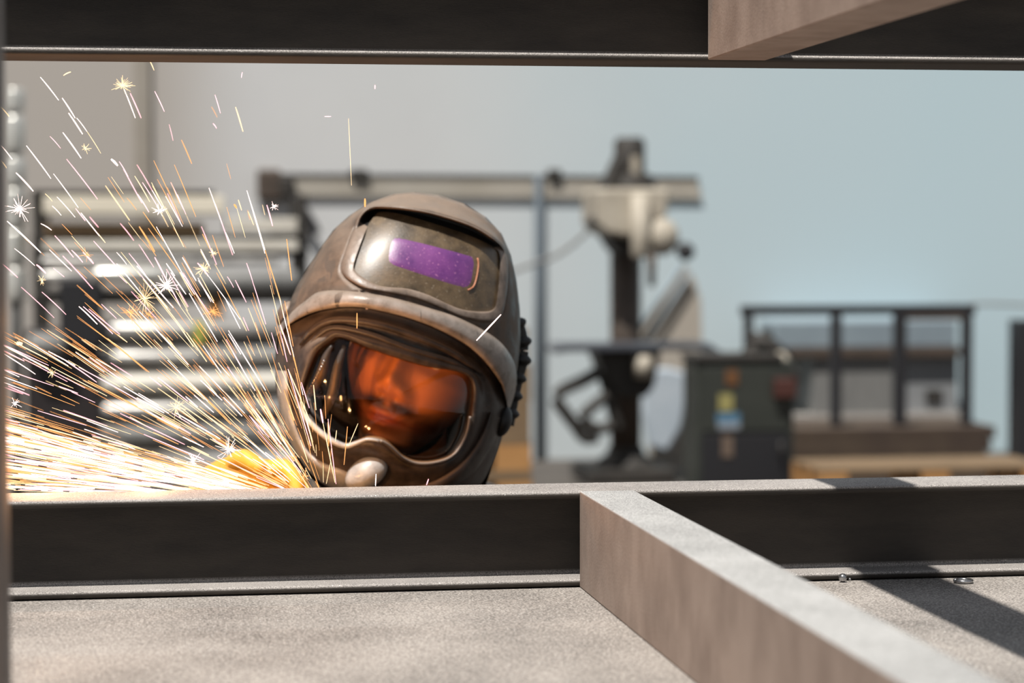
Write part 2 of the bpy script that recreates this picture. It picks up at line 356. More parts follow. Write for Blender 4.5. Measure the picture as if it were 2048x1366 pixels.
def lens_mat(name, c1, c2, rough, scale, speck):
    m = mat(name, c1, rough, 0, c2, scale, bump=0.15, bscale=350, coat=0.8, lo=0.3, hi=0.7, rough2=rough + 0.2)
    t = m.node_tree; b = t.nodes['Principled BSDF']; b.inputs['Coat Roughness'].default_value = 0.34
    src = b.inputs['Base Color'].links[0].from_socket
    tcn = t.nodes.new('ShaderNodeTexCoord'); v = t.nodes.new('ShaderNodeTexNoise'); v.inputs['Scale'].default_value = 420; v.inputs['Detail'].default_value = 3; t.links.new(tcn.outputs['Object'], v.inputs['Vector'])
    mr = t.nodes.new('ShaderNodeMapRange'); mr.inputs['From Min'].default_value = 0.64; mr.inputs['From Max'].default_value = 0.72; mr.inputs['To Max'].default_value = 0.8; t.links.new(v.outputs['Fac'], mr.inputs[0])
    mx = t.nodes.new('ShaderNodeMix'); mx.data_type = 'RGBA'; t.links.new(mr.outputs[0], mx.inputs['Factor']); t.links.new(src, mx.inputs['A']); mx.inputs['B'].default_value = (*speck, 1)
    t.links.new(mx.outputs['Result'], b.inputs['Base Color'])
    return m
M_lens = lens_mat('grimy_lens_cover', (0.035, 0.022, 0.010), (0.15, 0.10, 0.05), 0.40, 45, (0.30, 0.25, 0.19))
M_purple = lens_mat('purple_filter', (0.10, 0.026, 0.15), (0.20, 0.048, 0.225), 0.3, 30, (0.6, 0.25, 0.45))
M_orange_edge = mat('copper_edge', (0.55, 0.22, 0.12), 0.4)

hel = empty('welding_helmet', tuple(at(800, 700, YH)), 'worn brown welding helmet with purple lens and clear face shield', 'helmet')
CL = (862, 520)
GL = [(762, 426), (752, 433), (736, 456), (720, 495), (709, 530), (713, 544), (732, 558), (762, 572), (814, 577), (855, 589), (896, 608), (926, 619), (963, 623), (986, 619), (993, 601), (998, 554), (999, 511), (988, 497), (937, 472), (865, 448), (814, 433), (783, 427)]
B1 = [(742, 414), (725, 425), (711, 448), (693, 499), (682, 532), (685, 548), (701, 562), (732, 577), (783, 586), (834, 597), (885, 617), (926, 634), (971, 643), (996, 640), (1006, 626), (1014, 585), (1017, 544), (1014, 511), (1002, 489), (967, 462), (926, 443), (865, 425), (814, 416), (765, 412)]
BT = [(556, 655), (562, 648), (581, 627), (609, 603), (642, 583), (707, 583), (778, 594), (848, 613), (918, 636), (988, 674), (1022, 712), (1033, 750)]
top = [p for p in OUT[2:21]]
L0 = top + [(1033, 750), (1022, 712), (988, 674), (918, 636), (848, 613), (778, 594), (707, 583), (642, 583), (609, 603), (581, 627)]
N = 192
l0 = radii(np.array(L0, float), CL, N); w = np.arange(N) * 2 * math.pi / N
# smooth the sharp radial function a little, except at corners
l0 = np.stack([CL[0] + l0 * np.cos(w), CL[1] + l0 * np.sin(w)], 1)
l1, lg = loops([B1, GL], CL, N)
wd_ = np.degrees((w + math.pi) % (2 * math.pi) - math.pi); up = np.clip(np.minimum((-wd_ - 4) / 18, (wd_ + 160) / 18), 0, 1); up = up * up * (3 - 2 * up)      # 1 where the hood juts out over the lens
def ring(pts, off): return [HP(p[0], p[1], off[i] if hasattr(off, '__len__') else off) for i, p in enumerate(pts)]
rows = []
for k in range(0, 9):
    t = k / 8; pts = l0 * (1 - t) + l1 * t; tt = max(0, (t - 0.35) / 0.65); tt = tt * tt * (3 - 2 * tt)
    rows.append(ring(pts, up * 0.025 * tt))
sh = MB().grid(rows, True).build('outer_shell', M_shell, hel, smooth=True, solid=0.003)
# bezel: juts forward at the crest, then drops to the glass
ins = lambda t: l1 * (1 - t) + lg * t
bl = lambda side, top: side * (1 - up) + top * up
bz = [ring(l1, bl(-0.001, 0.024)), ring(ins(0.03), bl(0.0025, 0.026)), ring(ins(0.08), bl(0.0038, 0.0262)), ring(ins(0.16), bl(0.0045, 0.020)), ring(ins(0.24), bl(0.0045, 0.000)), ring(ins(0.32), bl(0.0045, -0.018)), ring(ins(0.55), bl(0.0040, -0.018)), ring(ins(0.80), bl(0.0030, -0.016)), ring(ins(0.93), bl(0.0022, -0.012)), ring(ins(0.99), bl(-0.004, -0.011)), ring(ins(1.03), -0.008 + up * 0)]
MB().grid(bz, True).build('lens_bezel', M_bezel, hel, smooth=True, angle=70)
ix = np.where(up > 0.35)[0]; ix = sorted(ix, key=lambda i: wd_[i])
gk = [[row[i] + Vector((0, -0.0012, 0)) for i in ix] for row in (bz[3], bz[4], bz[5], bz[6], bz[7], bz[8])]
MB().grid(gk).build('hood_shade_strip', M_black, hel, smooth=True)  # black strip added in place of the hood's shade above the lens
cg = np.array(CL)
rows = [ring(cg + (lg - cg) * (1.02 - 1.015 * k / 10), 0.0 - 0.003) for k in range(11)]
MB().grid(rows, True).build('lens_cover', M_lens, hel, smooth=True)
PF = [(785, 472), (800, 474), (870, 491), (940, 510), (952, 516), (955, 528), (951, 556), (946, 570), (938, 577), (922, 576), (850, 553), (790, 533), (776, 526), (772, 515), (774, 490), (778, 476)]
cp = (862, 525); lp, = loops([PF], cp, 96); cpa = np.array(cp)
rows = [ring(cpa + (lp - cpa) * (1.0 - 0.99 * k / 6), -0.0022 if k else -0.0035) for k in range(7)]
MB().grid(rows, True).build('filter_window', M_purple, hel, smooth=True)
e = rsmp([(955, 516), (957, 530), (953, 556), (947, 573), (936, 580)], 14)
MB().tube([HP(x, y, -0.002) for x, y in e], 0.0009, 6).build('filter_edge', M_orange_edge, hel, smooth=True)

# brow: a thick projecting band from temple to temple
n = 90
bt = rsmp(BT + [(1030, 785), (1022, 812)], n)
BB = [(552, 672), (562, 664), (590, 641), (637, 621), (707, 613), (778, 625), (848, 646), (918, 679), (965, 716), (1000, 763), (1012, 800), (1016, 822)]
bb = rsmp(BB, n)
u = np.linspace(0, 1, n); ef = np.minimum(1, np.minimum(u / 0.10, (1 - u) / 0.10)); ef = ef * ef * (3 - 2 * ef)
mix = lambda t: bt * (1 - t) + bb * t
rows = [ring(mix(-0.02), -0.004), ring(mix(0.0), ef * 0.003), ring(mix(0.08), ef * 0.009), ring(mix(0.25), ef * 0.0135), ring(mix(0.6), ef * 0.0150), ring(mix(0.86), ef * 0.0135), ring(mix(0.96), ef * 0.010), ring(mix(1.0), ef * 0.005), ring(mix(1.03), -0.004 - ef * 0.002), ring(mix(1.0), -0.018 - ef * 0.006), ring(mix(0.9), -0.032 - ef * 0)]
MB().grid(rows).build('brow_band', M_brow, hel, smooth=True)

# mask: housing of the face shield
CM = (780, 800)
M1 = [(556, 668), (590, 646), (640, 624), (707, 616), (780, 628), (850, 650), (918, 683), (962, 720), (998, 765), (1010, 800), (1010, 845), (998, 895), (980, 938), (955, 975), (900, 1015), (830, 1028), (760, 1020), (700, 992), (645, 968), (603, 918), (574, 862), (558, 812), (551, 765), (551, 712)]
WI = [(675, 673), (660, 682), (634, 703), (619, 736), (606, 775), (602, 800), (607, 822), (622, 842), (656, 872), (690, 888), (712, 882), (735, 875), (760, 878), (776, 886), (792, 900), (808, 914), (835, 924), (873, 922), (908, 907), (932, 870), (942, 826), (946, 780), (938, 755), (912, 742), (855, 732), (800, 716), (740, 696), (704, 680)]
NM = 192; wm = np.arange(NM) * 2 * math.pi / NM
lm, lw = loops([M1, WI], CM, NM)
topm = np.clip(-np.sin(wm - 0.12) * 1.5 + 0.1, 0, 1)
base = -0.004 - topm * 0.022
mm = lambda t: lw * (1 - t) + lm * t
rows = [ring(mm(-0.03), base - 0.016), ring(mm(0.0), base - 0.004), ring(mm(0.06), base + 0.004), ring(mm(0.16), base + 0.0055), ring(mm(0.26), base + 0.002), ring(mm(0.34), base - 0.003), ring(mm(0.44), base - 0.0035), ring(mm(0.56), base + 0.0005), ring(mm(0.68), base + 0.002), ring(mm(0.78), base - 0.001), ring(mm(0.86), base - 0.003), ring(mm(1.0), base - 0.001)]
MB().grid(rows, True).build('mask_housing', M_mask, hel, smooth=True)
# moulded lip round the window bottom, pale where lit, mask-dark as painted shade
lip = rsmp([(603, 800), (607, 822), (622, 843), (656, 873), (690, 889), (712, 884), (735, 876), (760, 879)], 40)
MB().tube([HP(x - 1, y + 3, 0.0012) for x, y in lip], [0.0012 + 0.0026 * min(1, i / 8, (39 - i) / 16) for i in range(40)], 8).build('window_lip', M_rim, hel, smooth=True)
lip = rsmp([(760, 879), (776, 887), (792, 901), (808, 915), (835, 925), (873, 923), (908, 908), (932, 872), (942, 830)], 40)
MB().tube([HP(x - 1, y + 3, 0.0012) for x, y in lip], [0.0022] * 40, 8).build('window_lip', M_mask, hel, smooth=True)
# rim along the mask's outer edge; right half takes the mask colour as shade
ra = rsmp([(553, 740), (556, 765), (560, 812), (576, 868), (604, 921), (636, 956), (675, 976), (720, 992), (780, 1005), (850, 1000), (910, 975), (955, 935), (985, 885), (1000, 835)], 80)
rb = rsmp([(572, 742), (575, 765), (581, 812), (592, 855), (614, 900), (646, 926), (690, 943), (730, 962), (780, 975), (845, 972), (895, 950), (935, 915), (965, 870), (982, 825)], 80)
ef2 = np.clip(np.minimum(np.arange(80) / 4, (79 - np.arange(80)) / 8), 0, 1)
q = lambda t: ra * (1 - t) + rb * t
for i0, i1, mm_ in ((0, 40, M_rim), (39, 80, M_mask)):
    R_ = [ring(q(-0.1), -0.006), ring(q(0.02), 0.001), ring(q(0.2), 0.001 + ef2 * .0045), ring(q(0.5), 0.001 + ef2 * .006), ring(q(0.8), 0.001 + ef2 * .0045), ring(q(0.98), 0.0), ring(q(1.08), -0.006)]
    MB().grid([x_[i0:i1] for x_ in R_]).build('mask_rim', mm_, hel, smooth=True)
# chin nub
c = HP(733, 946, 0.003)
MB().ball(c, 0.028, 0.020, 0.018, Matrix.Rotation(math.radians(-32), 3, 'Y'), 24, 14).build('chin_cap', M_rim, hel, smooth=True)
# ledges inside the top of the mask opening
for pts, r_, of in (([(612, 700), (640, 668), (672, 655), (740, 668), (820, 698), (900, 722), (950, 745)], 0.0035, -0.024), ([(600, 690), (625, 660), (668, 640), (740, 645), (820, 668), (905, 705), (965, 750)], 0.0045, -0.020)):
    cu = rsmp(pts, 40); MB().tube([HP(x, y, of) for x, y in cu], [r_ * min(1, .3 + i / 8, .3 + (39 - i) / 8) for i in range(40)], 8).build('mask_ledge', M_mask, hel, smooth=True)
# inner tunnel around the face
cw = np.array(CM)
rows = [[at(p[0], p[1], YH - D0(p[0], p[1]) - b_ + dd) for p, b_ in zip(cw + (lw - cw) * s_, base)] for s_, dd in ((1.03, 0.006), (1.03, 0.03), (1.0, 0.06), (0.96, 0.10))]
MB().grid(rows, True).build('face_seal', M_seal, hel, smooth=True)
for pts in ([(664, 690), (652, 712), (643, 745), (628, 775), (612, 800)], [(690, 690), (676, 730), (668, 775), (655, 815), (640, 845)]):
    cu = rsmp(pts, 24); MB().tube([at(x, y, YH - D0(x, y) + 0.030) for x, y in cu], [0.002 + 0.0045 * math.sin(math.pi * i / 23) for i in range(24)], 8).build('seal_fold', M_seal, hel, smooth=True)
cu = rsmp([(648, 722), (636, 748), (622, 772), (608, 792)], 14)
mb = MB()
for x, y in cu: mb.ball(at(x, y, YH - D0(x, y) + 0.022), 0.0014, n=8, m=5)
mb.build('zip_teeth', M_weld, hel, smooth=True)
# clear shield
gm = bpy.data.materials.new('amber_shield'); gm.use_nodes = True; t = gm.node_tree; t.nodes.clear()
oo = t.nodes.new('ShaderNodeOutputMaterial'); mxs = t.nodes.new('ShaderNodeMixShader'); tr = t.nodes.new('ShaderNodeBsdfTransparent'); gl = t.nodes.new('ShaderNodeBsdfGlossy'); fz = t.nodes.new('ShaderNodeFresnel')
tr.inputs[0].default_value = (1.0, 0.80, 0.58, 1); gl.inputs['Roughness'].default_value = 0.06; fz.inputs[0].default_value = 1.45
t.links.new(fz.outputs[0], mxs.inputs[0]); t.links.new(tr.outputs[0], mxs.inputs[1]); t.links.new(gl.outputs[0], mxs.inputs[2]); t.links.new(mxs.outputs[0], oo.inputs[0])
rows = [[at(p[0], p[1], YH - D0(p[0], p[1]) - b_ + 0.006) for p, b_ in zip(cw + (lw - cw) * (1.02 - 1.01 * k / 12), base * (1 - k / 12) + (-0.012) * (k / 12))] for k in range(13)]
MB().grid(rows, True).build('face_shield', gm, hel, smooth=True)
# rear cover behind the shell, over the head
OUTC = (800, 705); lo, = loops([OUT], OUTC, 96); oc_ = np.array(OUTC)
rows = [[at(*(oc_ + (p - oc_) * s_), YH + dd) for p in lo] for s_, dd in ((0.995, -0.002), (0.985, 0.03), (0.94, 0.06), (0.87, 0.09), (0.74, 0.115), (0.55, 0.130), (0.3, 0.138), (0.01, 0.140))]
MB().grid(rows, True).build('rear_hood', M_cloth, hel, smooth=True, merge=False)
# corrugated air hose behind the right edge
cu = rsmp([(1030, 640), (1040, 665), (1044, 695), (1042, 725), (1034, 755), (1024, 800), (1015, 850)], 60)
mb = MB(); mb.tube([at(x, y, YH + 0.035) for x, y in cu], [0.0085 + 0.0045 * max(0, math.sin(i * 2 * math.pi / 10)) for i in range(60)], 14)
mb.build('air_hose', M_black, hel, smooth=True)
pk = at(1004, 842, YH - 0.02)
MB().ball(pk, 0.012, 0.022, 0.020, Matrix.Rotation(math.radians(15), 3, 'Y')).build('pivot_knob', M_black, hel, smooth=True)
pk = at(572, 628, YH + 0.004)
MB().ball(pk, 0.011, 0.018, 0.017, Matrix.Rotation(math.radians(25), 3, 'Y')).build('pivot_knob', M_bezel, hel, smooth=True)
# raised rib running down the left cheek of the shell
cu = rsmp([(700, 432), (676, 470), (655, 520), (640, 560), (634, 580)], 24)

# ------------------------------------------------------------------ welder
wel = empty('person', (0.30, 3.35, 0), 'person in dark work clothes and yellow gloves leaning over the beam, face behind the shield', 'person')
# head: local frame right / up / forward
hu = (dX * 0 + Vector((0, 0, 1))).normalized()
roll = math.radians(19); yaw = math.radians(-7); pit = math.radians(-8)
camR = Vector((0.9886, -0.1509, 0)); camF = Vector((-0.1507, -0.9877, 0.0))       # image right, towards viewer
fw = (camF * math.cos(yaw) + camR * math.sin(yaw)).normalized(); fw = (fw * math.cos(pit) - Vector((0, 0, 1)) * math.sin(pit)).normalized()
upv = (Vector((0, 0, 1)) * math.cos(roll) + camR * math.sin(roll)); upv = (upv - upv.dot(fw) * fw).normalized()
rt = upv.cross(fw).normalized()
if rt.dot(camR) < 0: rt = -rt
HC = at(838, 716, 2.862); HS = 1.15
def g2(a, b, ca, cb, sa, sb): return math.exp(-((a - ca) / sa) ** 2 / 2 - ((b - cb) / sb) ** 2 / 2)
def head_pt(th, ph):
    # th: polar from up, ph: around, 0 = forward
    x = math.sin(th) * math.sin(ph); z = math.cos(th); y = math.sin(th) * math.cos(ph)
    a, b, c_ = 0.076 * x, 0.118 * z, 0.098 * y
    if b < -0.02:
        k = min(1, (-b - 0.02) / 0.098); a *= 1 - 0.34 * k; c_ *= (1 - 0.10 * k if c_ > 0 else 1 - 0.45 * k)
    if c_ > 0:
        h = 0
        h += 0.022 * g2(a, b, 0, -0.040, 0.0085, 0.008)
        for bb_, hh in ((0.004, .006), (-0.008, .009), (-0.020, .012), (-0.031, .012)): h += hh * g2(a, b, 0, bb_, 0.0075, 0.007)
        for s_ in (-1, 1):
            h += 0.011 * g2(a, b, s_ * 0.0145, -0.045, 0.0055, 0.006)
            h -= 0.007 * g2(a, b, s_ * 0.007, -0.0515, 0.0035, 0.0022)
            h -= 0.013 * g2(a, b, s_ * 0.032, 0.0, 0.014, 0.009)
            h += 0.006 * g2(a, b, s_ * 0.032, -0.001, 0.009, 0.005)
            h += 0.005 * g2(a, b, s_ * 0.030, 0.019, 0.018, 0.005)
            h += 0.005 * g2(a, b, s_ * 0.042, -0.028, 0.016, 0.014)
            h -= 0.003 * g2(a, b, s_ * 0.028, -0.058, 0.005, 0.012)
        h += 0.004 * g2(a, b, 0, -0.062, 0.022, 0.008)
        h += 0.0075 * g2(a, b, 0, -0.0715, 0.017, 0.0038)
        h += 0.0085 * g2(a, b, 0, -0.082, 0.015, 0.0045)
        h -= 0.0050 * g2(a, b, 0, -0.0765, 0.021, 0.0014)
        h -= 0.003 * g2(a, b, 0, -0.091, 0.014, 0.004)
        h += 0.013 * g2(a, b, 0, -0.105, 0.018, 0.012)
        c_ += h
    return a, b, c_
nth, nph = 150, 170; vs = []; cols = []
skin = (0.72, 0.32, 0.16); hair = (0.012, 0.006, 0.004)
for i in range(nth + 1):
    th = math.pi * i / nth
    for k in range(nph):
        s_ = 2 * math.pi * k / nph; ph = s_ - 0.72 * math.sin(s_)         # denser in front
        a, b, c_ = head_pt(th, ph); vs.append(HC + (rt * a + upv * b + fw * c_) * HS)
        bd = 0
        if c_ > -0.01:
            bd = max(bd, 0.95 * min(1, 1.35 * g2(a, b, 0, -0.0615, 0.030, 0.0055)) * (1 - 0.5 * g2(a, b, 0, -0.059, 0.003, 0.003)))
            if abs(a) > 0.022 or b < -0.094: bd = max(bd, min(0.75, max(0, (-0.052 - b) / 0.02)) * min(1, max(0, (abs(a) - 0.024) / 0.008) + max(0, (-0.094 - b) / 0.006)))
            bd = max(bd, 0.9 * g2(abs(a), b, 0.032, 0.020, 0.014, 0.0035))
        if b > 0.075 or (c_ < 0 and b > -0.03): bd = 1
        lp_ = min(1, 1.2 * g2(a, b, 0, -0.0765, 0.019, 0.0058)) if c_ > 0 else 0
        col = [skin[j] * (1 - bd) + hair[j] * bd for j in range(3)]; lipc = (0.42, 0.12, 0.09)
        col = [col[j] * (1 - lp_) + lipc[j] * lp_ for j in range(3)]; cols.append((*col, 1))
fs = []
for i in range(nth):
    for k in range(nph):
        k2 = (k + 1) % nph; fs.append((i * nph + k, (i + 1) * nph + k, (i + 1) * nph + k2, i * nph + k2))
# neck and shoulders run on from the head in the same mesh
nb = len(vs); nk = []
NB = HC - upv * 0.075 - fw * 0.035; SH = Vector((0.31, 3.03, 0.93))
for j, (t_, rx, ry) in enumerate(((0, .056, .058), (0.3, .058, .060), (0.7, .066, .066), (1.0, .10, .085), (1.25, .13, .10))):
    cpt = NB.lerp(SH, t_)
    for k in range(24):
        w_ = 2 * math.pi * k / 24; vs.append(cpt + Vector((1, 0, 0)) * rx * math.cos(w_) + Vector((0, 0.5, 0.86)) * ry * math.sin(w_)); cols.append((*skin, 1))
for j in range(4):
    for k in range(24):
        k2 = (k + 1) % 24; fs.append((nb + j * 24 + k, nb + j * 24 + k2, nb + (j + 1) * 24 + k2, nb + (j + 1) * 24 + k))
me = bpy.data.meshes.new('body'); me.from_pydata([tuple(v) for v in vs], [], fs)
ca = me.color_attributes.new('skin_tone', 'FLOAT_COLOR', 'POINT'); ca.data.foreach_set('color', [x for c4 in cols for x in c4])
M_skin = mat('skin', skin, 0.5, bump=0.15, bscale=900); t = M_skin.node_tree; an = t.nodes.new('ShaderNodeVertexColor'); an.layer_name = 'skin_tone'
t.links.new(an.outputs[0], t.nodes['Principled BSDF'].inputs['Base Color'])
link_mesh('body', me, M_skin, wel, True)
M_eye = mat('eye_white', (0.7, 0.66, 0.62), 0.2); M_iris = mat('iris', (0.05, 0.03, 0.02), 0.15)
for s_ in (-1, 1):
    ec = HC + (rt * (0.032 * s_) + upv * -0.001 + fw * 0.0845) * HS
    ey = MB().ball(ec - fw * .010, 0.0118).build('eye', M_eye, wel, smooth=True)
    MB().ball(ec + fw * 0.0002 - upv * .001, 0.0048, 0.0022, 0.0048).build('iris', M_iris, ey, smooth=True)
    # ear
    ea = HC + (rt * (0.076 * s_) + upv * -0.02 - fw * 0.005) * HS
    MB().ball(ea, 0.008, 0.017, 0.030).build('ear', M_skin, wel, smooth=True)

def skin_chain(name, pts, edges, rad, m, parent, sub=2):
    me = bpy.data.meshes.new(name); me.from_pydata([tuple(p) for p in pts], edges, [])
    me.materials.append(m); me.skin_vertices.new() if hasattr(me, 'skin_vertices') and len(me.skin_vertices) == 0 and hasattr(me.skin_vertices, 'new') else None
    o = bpy.data.objects.new(name, me); C.objects.link(o)
    md = o.modifiers.new('skin', 'SKIN'); md.use_smooth_shade = True
    if not me.skin_vertices:
        bm = bmesh.new(); bm.from_mesh(me); bm.verts.layers.skin.verify(); bm.to_mesh(me); bm.free()
    sv = me.skin_vertices[0].data
    for i, r in enumerate(rad): sv[i].radius = (r, r) if not isinstance(r, tuple) else r
    sv[0].use_root = True
    ss = o.modifiers.new('sub', 'SUBSURF'); ss.levels = sub; ss.render_levels = sub
    o.parent = parent; o.matrix_parent_inverse = Matrix.Translation(-parent.location)
    return o
M_jacket = mat('dark_work_jacket', (0.022, 0.02, 0.02), 0.85, 0, (0.04, 0.035, 0.033), 18, bump=0.5, bscale=120)
M_trou = mat('dark_trousers', (0.02, 0.022, 0.028), 0.9, 0, (0.035, 0.037, 0.045), 16, bump=0.4, bscale=120)
hip = Vector((0.36, 3.42, 0.90)); chest = Vector((0.33, 3.10, 0.90)); wR = at(400, 965, 2.86); wL = Vector((0.31, 2.66, 0.93))
wR = Vector((0.02, 2.90, 0.985)); GH = at(470, 960, 2.80)
J = [hip, Vector((0.35, 3.28, 0.93)), chest, Vector((0.32, 3.00, 0.90)), Vector((0.13, 3.08, 0.885)), Vector((0.52, 3.08, 0.885)), Vector((-0.02, 3.02, 0.78)), Vector((0.02, 2.90, 0.94)), Vector((0.055, 2.85, 1.00)), Vector((0.60, 2.92, 0.76)), Vector((0.50, 2.72, 0.84)), Vector((0.40, 2.60, 0.90))]
skin_chain('jacket', J, [(0, 1), (1, 2), (2, 3), (2, 4), (2, 5), (4, 6), (6, 7), (7, 8), (5, 9), (9, 10), (10, 11)], [(.16, .12), (.16, .12), (.17, .125), .09, .075, .075, .056, .048, .040, .056, .046, .038], M_jacket, wel)
T = [hip + Vector((0, 0, 0)), Vector((0.26, 3.45, 0.82)), Vector((0.25, 3.38, 0.48)), Vector((0.24, 3.50, 0.10)), Vector((0.47, 3.45, 0.82)), Vector((0.49, 3.40, 0.48)), Vector((0.50, 3.52, 0.10))]
skin_chain('trousers', T, [(0, 1), (1, 2), (2, 3), (0, 4), (4, 5), (5, 6)], [(.15, .12), .095, .070, .055, .095, .070, .055], M_trou, wel)
for x in (0.24, 0.50):
    mb = MB(); mb.ball((x, 3.43, 0.045), 0.05, 0.14, 0.045); mb.tube([(x, 3.51, 0.03), (x, 3.51, 0.16)], [.05, .055], 14)
    mb.build('boot', M_black, wel, smooth=True)
M_glove = mat('yellow_leather', (0.62, 0.33, 0.035), 0.65, 0, (0.72, 0.42, 0.06), 25, bump=0.5, bscale=90)
# right glove: cuff, palm, four fingers and a thumb, closed on the piece behind the beam
def glove(wrist, palm, fdir, side, upd, name='glove'):
    fdir = fdir.normalized(); side = side.normalized(); upd = upd.normalized()
    P = [wrist, wrist.lerp(palm, .5), palm]; E_ = [(0, 1), (1, 2)]; Rr = [.046, .040, (.044, .026)]
    for k, L in enumerate((.030, .034, .032, .026)):
        r0 = palm + side * (0.024 - 0.0165 * k) + fdir * 0.030; i0 = len(P)
        P += [r0, r0 + fdir * L + upd * .004, r0 + fdir * (L * 1.5) - upd * (L * .7), r0 + fdir * (L * 1.0) - upd * (L * 1.35)]
        Rr += [.0115, .0115, .0105, .0095]; E_ += [(2, i0), (i0, i0 + 1), (i0 + 1, i0 + 2), (i0 + 2, i0 + 3)]
    r0 = palm + side * 0.036 - fdir * .012; i0 = len(P)
    P += [r0, r0 + side * .022 + fdir * .02 - upd * .012, r0 + side * .014 + fdir * .046 - upd * .022]; Rr += [.014, .0125, .0105]; E_ += [(2, i0), (i0, i0 + 1), (i0 + 1, i0 + 2)]
    return skin_chain(name, P, E_, Rr, M_glove, wel, 1)
gl1 = glove(at(420, 985, 2.83), at(505, 968, 2.76), Vector((0.75, -0.6, 0.05)), Vector((-0.3, -0.45, 0.75)), Vector((-0.1, 0.2, 0.95)))
gl2 = glove(Vector((0.39, 2.62, 0.93)), Vector((0.30, 2.58, 0.965)), Vector((-1, -.1, 0)), Vector((0, -1, 0.2)), Vector((0, 0, 1)))
# angle grinder held low behind the beam, its disc throwing the sparks
M_grind = mat('grinder_body', (0.02, 0.06, 0.07), 0.4, 0, (0.03, 0.08, 0.09), 20)
gd = empty('angle_grinder', (0.2, 2.56, 1.0), 'angle grinder held low behind the beam at the source of the sparks', 'grinder')
MB().tube([(0.33, 2.575, 0.935), (0.27, 2.56, 0.945), (0.20, 2.54, 0.955)], [.026, .030, .026], 16).build('motor_body', M_grind, gd, smooth=True)
MB().tube([(0.195, 2.535, 0.955), (0.165, 2.525, 0.96)], [.024, .020], 16).build('gear_head', M_weld, gd, smooth=True)
MB().tube([(0.178, 2.515, 0.962), (0.178, 2.512, 0.962)], [.055, .055], 32).build('grinding_disc', M_black, gd)

# ------------------------------------------------------------------ things against the wall
M_beige = mat('beige_machine_paint', (0.36, 0.32, 0.26), 0.6, 0, (0.46, 0.42, 0.35), 8)
M_darkm = mat('dark_machine_iron', (0.022, 0.020, 0.018), 0.65, 0, (0.04, 0.035, 0.03), 8)
M_darkb = mat('brown_iron', (0.06, 0.045, 0.035), 0.6, 0, (0.09, 0.065, 0.05), 6)
M_tabletop = mat('machined_table_top', (0.07, 0.075, 0.09), 0.4, 0.3, (0.10, 0.11, 0.13), 10)
M_blk = mat('black_frame_paint', (0.014, 0.014, 0.017), 0.55)
M_green = mat('dark_green_paint', (0.022, 0.026, 0.022), 0.5, 0, (0.036, 0.040, 0.034), 3)
M_wood = mat('pallet_wood', (0.15, 0.10, 0.055), 0.8, 0, (0.21, 0.14, 0.078), 5, (1, 6, 6))
M_woodo = mat('orange_pallet_block', (0.36, 0.18, 0.06), 0.8, 0, (0.42, 0.22, 0.08), 6)
M_brown = mat('brown_beams', (0.045, 0.029, 0.021), 0.8, 0, (0.075, 0.052, 0.034), 3)
M_grey = mat('grey_panel', (0.16, 0.16, 0.155), 0.6, 0, (0.20, 0.20, 0.195), 4, (8, 1, 1))
M_bluegrey = mat('bluegrey_panel', (0.20, 0.25, 0.29), 0.5, 0, (0.24, 0.30, 0.34), 2)
M_light = mat('pale_stock', (0.55, 0.52, 0.46), 0.5, 0, (0.68, 0.65, 0.58), 6, (1, 1, 6))
M_stock = mat('galvanised_stock', (0.30, 0.29, 0.28), 0.35, 0.35, (0.46, 0.45, 0.43), 12)
M_bluecl = mat('blue_sheet', (0.36, 0.43, 0.50), 0.8, 0, (0.46, 0.52, 0.58), 3)
M_foil = mat('silver_foil', (0.8, 0.8, 0.76), 0.3, 0.5, (0.6, 0.6, 0.56), 14, bump=0.6, bscale=30)

# drill press
DY = 12.5
dp = empty('drill_press', (at(1262, 975, DY).x, DY, 0), 'tall beige and black pillar drill with round table by the wall', 'drill press')
X = lambda px, py=700, Y=DY: at(px, py, Y).x
Z = lambda py, px=1262, Y=DY: at(px, py, Y).z
cx, cy = X(1262), DY + 0.15
mb = MB(); mb.box(X(1170), X(1345), DY - .1, DY + .45, 0, 0.09); mb.lathe([(.18, .09), (.15, .13), (.105, .16), (.10, .20)], 24, Matrix.Translation((cx, cy, 0)))
mb.build('base', M_darkm, dp, bevel=0.012)
MB().tube([(cx, cy, .18), (cx, cy, Z(470))], .088, 24).build('column', M_darkb, dp, smooth=True)
mb = MB(); mb.prism([(X(1092), Z(694)), (X(1110), Z(684)), (X(1400), Z(684)), (X(1432), Z(706)), (X(1418), Z(709)), (X(1395), Z(697)), (X(1120), Z(699)), (X(1100), Z(703))], 'y', DY - .22, DY + .10)
mb.build('table', M_tabletop, dp, bevel=0.008)
mb = MB(); mb.prism([(X(1185), Z(699)), (X(1315), Z(699)), (X(1302), Z(770)), (X(1285), Z(792)), (X(1232), Z(792)), (X(1205), Z(750))], 'y', DY - .10, DY + .20)
mb.build('table_bracket', M_darkm, dp, bevel=0.015)
MB().tube([(X(1275), DY - .16, Z(708)), (X(1275), DY - .16, Z(752))], [.055, .05], 16).build('table_lock', M_beige, dp, smooth=True)
def ptube(name, pts, Y, r, m, parent, n=12):
    cu = rsmp(pts, 22); return MB().tube([at(x, y, Y) for x, y in cu], r, n).build(name, m, parent, smooth=True)
ptube('crank_arm', [(1200, 742), (1165, 762), (1125, 780), (1112, 797), (1128, 822), (1150, 850), (1170, 876), (1195, 872)], DY - .12, .036, M_darkm, dp)
ptube('crank_arm', [(1215, 790), (1175, 822), (1165, 838), (1195, 858), (1225, 850)], DY - .14, .032, M_darkm, dp)
ptube('crank_arm', [(1205, 745), (1220, 800), (1235, 860)], DY - .05, .035, M_darkm, dp)
